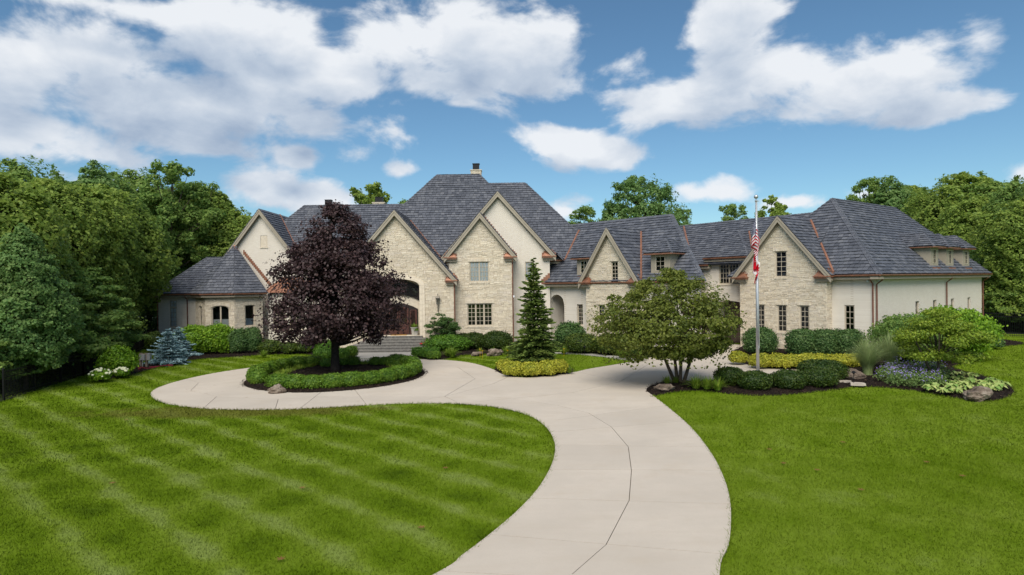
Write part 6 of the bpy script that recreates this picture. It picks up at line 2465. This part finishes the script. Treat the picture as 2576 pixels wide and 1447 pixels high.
HH = {0: 15, 1: 14, 2: 16, 3: 13, 4: 15}
gl_, gr_ = 'trees of the wood left of the house', 'trees of the wood right of the house'
lab_l = {0: 'mid green tree in the wood left of the house', 1: 'yellow green tree in the wood left of the house', 2: 'dark blue green tree in the wood left of the house', 3: 'broad yellow green tree in the wood left of the house', 4: 'broad mid green tree in the wood left of the house'}
lab_r = {k: v.replace('left of', 'right of') for k, v in lab_l.items()}
left = [(-40, 430, 33, 1), (40, 448, 37, 0), (120, 455, 42, 1), (30, 405, 50, 4), (200, 470, 46, 1), (235, 400, 58, 2), (262, 470, 50, 3), (310, 440, 60, 0), (375, 500, 68, 1), (455, 470, 72, 4), (520, 478, 72, 3), (575, 500, 76, 0),
        (-130, 430, 40, 2), (150, 430, 62, 0), (400, 455, 74, 2), (620, 545, 72, 1), (-20, 440, 60, 3), (320, 430, 76, 4), (540, 490, 80, 2), (650, 590, 80, 0), (-220, 420, 34, 0), (-230, 420, 48, 3), (60, 560, 30.5, 2)]
for i, (u, yt, dp, k) in enumerate(left):
    top_tree(wood[k], u, yt, dp, HH[k], lab_l[k], gl_ + ', kind %s' % lab_l[k].split(' tree')[0], i * 1.37)
for i, (u, yt, dp) in enumerate(((430, 402, 66), (505, 450, 70))):
    top_tree(airy, u, yt, dp, 16, 'thin airy tree rising above the left wood', 'airy trees above the left wood', i * 2.1)
for i, (u, yt, dp) in enumerate(((150, 640, 36), (225, 660, 41), (268, 700, 50), (60, 640, 33), (-10, 700, 29.5))):
    top_tree(low_t, u, yt, dp, 7.0, 'low layered tree with branches to the ground along the left fence', 'low trees along the left fence', i * 1.1)
right = [(2240, 440, 84, 2), (2330, 470, 78, 0), (2420, 440, 74, 1), (2500, 455, 70, 4), (2560, 440, 62, 0), (2620, 430, 60, 2), (2450, 500, 66, 3), (2520, 520, 60, 2), (2590, 500, 54, 1), (2680, 440, 54, 3), (2370, 500, 90, 4), (2290, 470, 95, 1), (2470, 430, 90, 0), (2650, 430, 75, 1), (2760, 430, 52, 0), (2800, 430, 62, 2)]
for i, (u, yt, dp, k) in enumerate(right):
    top_tree(wood[k], u, yt, dp, HH[k], lab_r[k], gr_ + ', kind %s' % lab_r[k].split(' tree')[0], i * 1.9)
for i, (u, yt, dp) in enumerate(((2540, 600, 57), (2480, 640, 62), (2600, 620, 53))):
    top_tree(low_t, u, yt, dp, 7.0, 'low layered tree behind the right iron fence', 'low trees behind the right fence', i * 1.1)
top_tree(airy, 2195, 440, 88, 16, 'thin airy tree at the left edge of the right wood', None, 1.0)
# trees that show over the roofs
big = tree_meshes('oak', 19, 15, lambda t: float(np.interp(t, [0, .2, .45, .7, .9, 1], [.8, 1, .9, .72, .5, .2])), 5, .35, 210, 34000, .38, 'leaf_wood_c', 'bark_dark', (.03, .065), 331, .3, .7, .7, shell=.45, limbs=30, hull=.3)
top_tree(big, 1610, 440, 92, 19, 'large dark oak rising behind the right wing roof', None, .4, .95)
for i, (u, yt, dp, k, ll) in enumerate(((1470, 515, 86, 0, 'lower green tree left of the dark oak behind the roof'), (925, 458, 84, 1, 'tree top showing over the left ridge by the chimney'), (1848, 508, 96, 3, 'tree top showing left of the flagpole over the garage ridge'), (1945, 495, 92, 1, 'tree top showing right of the flagpole over the garage ridge'), (1030, 500, 95, 0, 'thin tree top beside the high roof'), (1705, 520, 96, 3, 'tree right of the dark oak over the roof'))):
    top_tree(airy if k != 1 else tree_meshes('sparse%d' % i, 14, 8, oval, 3, .2, 120, 18000, .28, 'leaf_wood_b', 'bark_grey', (.04, .085), 340 + i, .3, .7, .8, shell=.45, limbs=40), u, yt, dp, 16 if k != 1 else 14, ll, None, i)
for i, (u, yt, dp) in enumerate(((700, 640, 100), (820, 640, 105), (1200, 640, 110), (1350, 600, 110), (1560, 580, 110), (1760, 590, 110), (1900, 570, 115), (2050, 560, 112), (2160, 540, 110))):
    top_tree(wood[i % 5], u, yt, dp, HH[i % 5], 'far tree hidden low behind the house roofs', 'far trees behind the house', i)


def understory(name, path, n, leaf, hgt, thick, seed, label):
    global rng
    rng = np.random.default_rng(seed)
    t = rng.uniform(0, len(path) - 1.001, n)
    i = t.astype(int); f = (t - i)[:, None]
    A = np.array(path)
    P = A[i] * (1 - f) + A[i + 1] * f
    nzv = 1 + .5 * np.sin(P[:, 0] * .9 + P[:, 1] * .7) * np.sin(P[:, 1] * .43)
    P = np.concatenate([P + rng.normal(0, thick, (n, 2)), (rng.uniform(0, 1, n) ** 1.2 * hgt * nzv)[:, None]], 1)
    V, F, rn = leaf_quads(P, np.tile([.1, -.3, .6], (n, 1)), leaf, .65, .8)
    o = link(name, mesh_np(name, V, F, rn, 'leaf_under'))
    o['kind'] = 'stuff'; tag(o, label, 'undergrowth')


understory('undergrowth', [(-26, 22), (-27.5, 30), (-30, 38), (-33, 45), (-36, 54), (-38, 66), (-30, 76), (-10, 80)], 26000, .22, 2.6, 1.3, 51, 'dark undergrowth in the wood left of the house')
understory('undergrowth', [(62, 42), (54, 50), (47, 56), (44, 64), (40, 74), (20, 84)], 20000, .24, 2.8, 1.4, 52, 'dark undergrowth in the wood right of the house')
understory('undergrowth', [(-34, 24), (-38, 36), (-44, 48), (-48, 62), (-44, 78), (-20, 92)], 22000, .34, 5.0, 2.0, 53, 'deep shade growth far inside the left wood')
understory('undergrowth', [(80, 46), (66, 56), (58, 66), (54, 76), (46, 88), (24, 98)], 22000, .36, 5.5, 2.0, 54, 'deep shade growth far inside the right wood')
# woodland floor
for nm, pl in (('woodland_floor_left', [(-60, 18), (-22.6, 22), (-22.9, 27.4), (-24.2, 33), (-25.2, 37.5), (-28.5, 44), (-32.3, 52), (-33, 64), (-12, 72), (-12, 120), (-90, 120)]), ('woodland_floor_right', [(95, 35), (58, 40), (42.5, 52.5), (39, 58), (34, 64), (10, 72), (10, 120), (120, 120)])):
    b = MB(); b.poly([(x, y, .012) for x, y in pl]); structure(b.obj(nm, 'ground_soil'))


# ------------------------------------------------------------------ fences, flagpole, small things
def fence(pts, h, label, spacing=.115):
    pts = [Vector(p) for p in pts]
    o = thing('iron_fence', label, 'fence', pts[0], world=True)
    pk = MB()
    for a, b in zip(pts[:-1], pts[1:]):
        d = b - a; L = d.length; d.normalize()
        for z in (.18, h - .32, h - .08):
            r_ = MB(); r_.beam(a + Vector((0, 0, z)), b + Vector((0, 0, z)), .04, .04); r_.obj('rail', 'iron_black', o)
        n_ = max(1, round(L / 2.4))
        for k in range(n_ + 1):
            p = a + d * (L * k / n_)
            t = MB(); t.box(p.x - .035, p.x + .035, p.y - .035, p.y + .035, -.05, h + .05); t.lathe((p.x, p.y, h + .05), [(.05, 0), (.045, .03), (.01, .07)], 6); t.obj('post', 'iron_black', o)
        m_ = int(L / spacing)
        for k in range(m_):
            p = a + d * (k + .5) * spacing
            pk.box(p.x - .009, p.x + .009, p.y - .009, p.y + .009, .06, h)
    q = pk.obj('pickets', 'iron_black', o); q['kind'] = 'stuff'


fence([(-23.0, 27.6, 0), (-24.6, 35.0, 0), (-27.6, 43.5, 0), (-31.8, 54.5, 0)], 1.35, 'low black iron picket fence in front of the left wood')
fence([fn.p(ML, 0.1, 0), fn.p(ML + .2, 3.0, 0), (47, 46.5, 0), (56, 42, 0)], 2.0, 'tall black iron picket fence right of the garage')

# flagpole
FP = G(1906, 938, 0.03)
fpo = thing('flagpole', 'tall silver flagpole with ball top standing by the boxwood domes', 'flagpole', FP)
b = MB(); b.tube([(0, 0, 0), (0, 0, 3), (0, 0, 9.05)], [.085, .08, .045], 14); b.obj('pole', 'pole_aluminium', fpo, True)
b = MB(); b.lathe((0, 0, 0), [(.17, 0), (.17, .03), (.13, .06), (.09, .14)], 14); b.obj('base_collar', 'pole_aluminium', fpo)
b = MB(); b.lathe((0, 0, 9.05), [(.05, 0), (.07, .04), (.07, .09), (.03, .12), (.02, .2)], 10); b.box(.03, .16, -.02, .02, 9.08, 9.12); b.obj('truck', 'pole_aluminium', fpo)
b = MB(); b.lathe((0, 0, 9.33), [(.11 * math.sin(math.pi * k / 10) + .002, -.11 * math.cos(math.pi * k / 10)) for k in range(11)], 14); b.obj('ball_finial', 'pole_aluminium', fpo, True)
b = MB(); b.tube([(.07, -.05, 1.3), (.07, -.03, 5), (.06, -.02, 9.1)], .006, 5); b.obj('halyard', 'white_plastic', fpo)
b = MB(); b.box(-.02, .02, -.13, -.08, 1.25, 1.4); b.obj('cleat', 'pole_aluminium', fpo)


def flag_mat_us():
    t = NT('flag_stripes')
    uv = t.n('ShaderNodeAttribute', attribute_name='fuv').outputs['Vector']
    sp_ = t.n('ShaderNodeSeparateXYZ'); t.L.new(uv, sp_.inputs[0])
    x, y = sp_.outputs[0], sp_.outputs[1]
    st = t.math('MODULO', t.math('FLOOR', t.math('MULTIPLY', y, 13)), 2)
    c = t.mixc(st, (.42, .012, .025), (.66, .66, .68))
    can = t.math('MULTIPLY', t.math('LESS_THAN', x, .4), t.math('GREATER_THAN', y, 6 / 13))
    fx = t.math('SUBTRACT', t.math('FRACT', t.math('MULTIPLY', x, 15)), .5); fy = t.math('SUBTRACT', t.math('FRACT', t.math('MULTIPLY', y, 17)), .5)
    rr = t.math('ADD', t.math('MULTIPLY', fx, fx), t.math('MULTIPLY', fy, fy))
    star = t.math('LESS_THAN', rr, .07)
    blue = t.mixc(star, (.018, .02, .085), (.66, .66, .68))
    t.pbr(t.mixc(can, c, blue), .85, 0, None, .1)


def flag_mat_leaf():
    t = NT('flag_red_white_red')
    uv = t.n('ShaderNodeAttribute', attribute_name='fuv').outputs['Vector']
    sp_ = t.n('ShaderNodeSeparateXYZ'); t.L.new(uv, sp_.inputs[0])
    x, y = sp_.outputs[0], sp_.outputs[1]
    mid = t.math('LESS_THAN', t.math('ABSOLUTE', t.math('SUBTRACT', x, .5)), .25)
    dx = t.math('MULTIPLY', t.math('SUBTRACT', x, .5), 2.0); dy = t.math('SUBTRACT', y, .5)
    ang_ = t.math('ARCTAN2', dy, dx)
    rad = t.math('SQRT', t.math('ADD', t.math('MULTIPLY', dx, dx), t.math('MULTIPLY', dy, dy)))
    lobes = t.math('MULTIPLY_ADD', t.math('COSINE', t.math('MULTIPLY_ADD', ang_, 7, 1.57)), .09, .25)
    leaf = t.math('LESS_THAN', rad, lobes)
    inner = t.mixc(leaf, (.70, .70, .71), (.50, .008, .02))
    t.pbr(t.mixc(mid, (.50, .008, .02), inner), .85, 0, None, .1)


flag_mat_us(); flag_mat_leaf()


def limp_flag(name, ztop, hoist, fly, mat, seed, side, label):
    """cloth hanging slack from the hoist edge: the fly falls down beside the pole in folds"""
    nu, nv = 44, 26
    V, F, UVs = [], [], []
    r_ = random.Random(seed)
    ph = [r_.uniform(0, 6.28) for _ in range(4)]
    for i in range(nu + 1):
        u = i / nu
        for j in range(nv + 1):
            v = j / nv                       # 0 bottom, 1 top of hoist
            z0 = ztop - hoist * (1 - v)
            # along the fly the cloth swings out a little and then drops
            out = .52 * (1 - math.exp(-3.2 * u * (1.15 - .55 * v))) * (1 - .45 * u) + .10 * math.sin(u * 9 + ph[0] + v * 1.5) * u
            drop = fly * (u ** 1.25) * (.62 + .30 * v) + .05 * math.sin(u * 7 + ph[1])
            fold = .15 * math.sin(u * 15 + ph[2] + v * 2.2) * min(1, u * 3) + .05 * math.sin(v * 8 + ph[3]) * u
            V.append((side * (.07 + out * (.75 + .25 * math.cos(u * 5))) - side * .40 * max(0, math.sin((u - .30) * 4.2)) * (u > .30) * (.55 + .3 * v), -.07 + fold * .9 - .03, z0 - drop))
            UVs.append((u, v, 0))
    for i in range(nu):
        for j in range(nv):
            a = i * (nv + 1) + j
            F.append((a, a + nv + 1, a + nv + 2, a + 1))
    me = bpy.data.meshes.new(name)
    me.from_pydata(V, [], F)
    at = me.attributes.new('fuv', 'FLOAT_VECTOR', 'POINT')
    at.data.foreach_set('vector', np.array(UVs, dtype=np.float32).ravel())
    me.materials.append(MATS[mat])
    me.polygons.foreach_set('use_smooth', [True] * len(F))
    o = link(name, me)
    sd = o.modifiers.new('thick', 'SOLIDIFY'); sd.thickness = .006
    o.location = FP
    return tag(o, label, 'flag')


limp_flag('flag', 8.1, 1.2, 1.7, 'flag_stripes', 4, -1, 'limp flag of red and white stripes with blue corner on the pole')
limp_flag('flag', 6.35, .85, 1.25, 'flag_red_white_red', 8, -1, 'limp red and white leaf flag hanging under the striped flag')

# meter post with hose
mp = G(362, 924, .08)
o = thing('meter_post', 'weathered wooden posts with grey meter box in the left bed', 'meter post', mp)
for x in (-.17, .17):
    b = MB(); b.box(x - .06, x + .06, -.06, .06, -.1, .88); b.obj('post', 'weathered_wood', o)
b = MB(); b.box(-.25, .25, -.09, -.062, .42, .86); b.obj('board', 'weathered_wood', o)
b = MB(); b.box(-.13, .17, -.22, -.092, .46, .80); b.obj('meter_box', 'meter_grey', o)
b = MB(); b.box(.24, .42, -.1, .12, .45, .86); b.obj('side_box', 'meter_grey', o)
b = MB(); b.tube([(0, -.14, -.05), (0, -.14, .46)], .035, 8); b.obj('conduit', 'pole_aluminium', o)
pts = []
for k in range(120):
    t = k / 119
    u = 335 + 95 * t; v = 927 - 8 * t
    c = G(u, v, .16)
    c = c + Vector((.35 * math.sin(t * 16), .45 * math.cos(t * 23) * (1 - .4 * t), .02 * math.sin(t * 40)))
    pts.append(c)
b = MB(); b.tube(pts, .02, 6)
tag(b.obj('garden_hose', 'hose_red'), 'red garden hose snaking over the mulch by the meter post', 'hose')

# entry things
def planter(x, d, r, h, lab, mt_):
    c = fe_.p(x, d, 1.05)
    o = thing('planter', lab, 'planter', c)
    b = MB(); b.lathe((0, 0, 0), [(r * .7, 0), (r * .95, h * .9), (r * 1.08, h * .92), (r * 1.08, h), (r * .9, h), (r * .88, h * .9)], 14); b.obj('pot', 'planter_grey', o)
    pl = blade_plant('pot_plant', 160, h * .75, .014, .9, mt_, int(r * 1000), .7, .6, r * .7, 3)
    q = link('plant', pl, o); q.location = (0, 0, h * .9)


planter(1.25, -.5, .27, .62, 'tall pale planter beside the front door', 'leaf_daylily')
planter(1.45, -.22, .17, .36, 'small pale planter in front of the taller planter', 'leaf_lime')
b = MB(); b.box(-.55, .65, -.80, -.30, 1.052, 1.077, fe_)
tag(b.obj('door_mat', 'door_mat_tan'), 'tan coir mat on the landing before the front door', 'door mat')
b = MB(); c = fe_.p(2.15, 1.28, .53)
b.lathe(c, [(.02, -.005), (.22, .0), (.24, .04), (.18, .06)], 12); b.tube([c + Vector((.1, 0, .05)), c + Vector((.2, 0, .22)), c + Vector((.26, 0, .3))], .025, 6)
tag(b.obj('red_scoop', 'red_plastic'), 'red plastic toy left on the right end of the entry steps', 'toy')


def path_light(u, v, lab, h=.5):
    c = G(u, v, .1)
    o = thing('path_light', lab, 'garden light', c)
    b = MB(); b.tube([(0, 0, -.05), (0, 0, h)], .014, 6); b.obj('stake', 'iron_black', o)
    b = MB(); b.lathe((0, 0, h), [(.04, 0), (.05, .04), (.13, .07), (.02, .14)], 10); b.obj('shade', 'iron_black', o)


path_light(2147, 968, 'black path light in front of the grey boulder')
path_light(1470, 890, 'black path light before the yews by the garden path', .4)
path_light(785, 893, 'black path light in the bed under the purple maple', .4)
path_light(790 - 20, 891, 'black path light among the yews left of the entry', .4)

# fallen leaves
lf = MB()
r_ = random.Random(2)
for k in range(7):
    a = 2 * math.pi * k / 7
    lf.poly([(0, 0, .01), (.045 * math.cos(a - .3), .045 * math.sin(a - .3), .02), (.1 * math.cos(a), .1 * math.sin(a), .03), (.045 * math.cos(a + .3), .045 * math.sin(a + .3), .02)])
lfm = lf.mesh('fallen_leaf', 'dead_leaf')
spots = [(706, 1410), (282, 1218), (318, 1058), (1970, 1168), (1935, 1133), (2120, 1115), (2055, 1185), (2420, 1200), (2165, 1235), (2330, 1165), (1060, 1330), (760, 1230), (1120, 1180), (900, 1010), (730, 1020), (560, 985), (600, 975), (520, 990), (470, 980), (620, 1000), (540, 970)]
for i, (u, v) in enumerate(spots):
    c = G(u, v, .035)
    o = link('fallen_leaf', lfm)
    tag(o, 'dry brown leaf lying on the lawn' if i < 13 else 'dry brown leaf lying on the concrete loop', 'leaf', 'fallen leaves on the lawn' if i < 13 else 'fallen leaves on the drive')
    o.location = (c.x, c.y, .05 if i < 13 else .032); o.rotation_euler = (0, 0, i)
    s_ = 1.0 if i < 13 else .7
    o.scale = (s_, s_, s_)
tot = sum(len(me.polygons) for me in bpy.data.meshes)
print('polys', tot, 'tris', sum(len(me.loops) - 2 * len(me.polygons) for me in bpy.data.meshes))
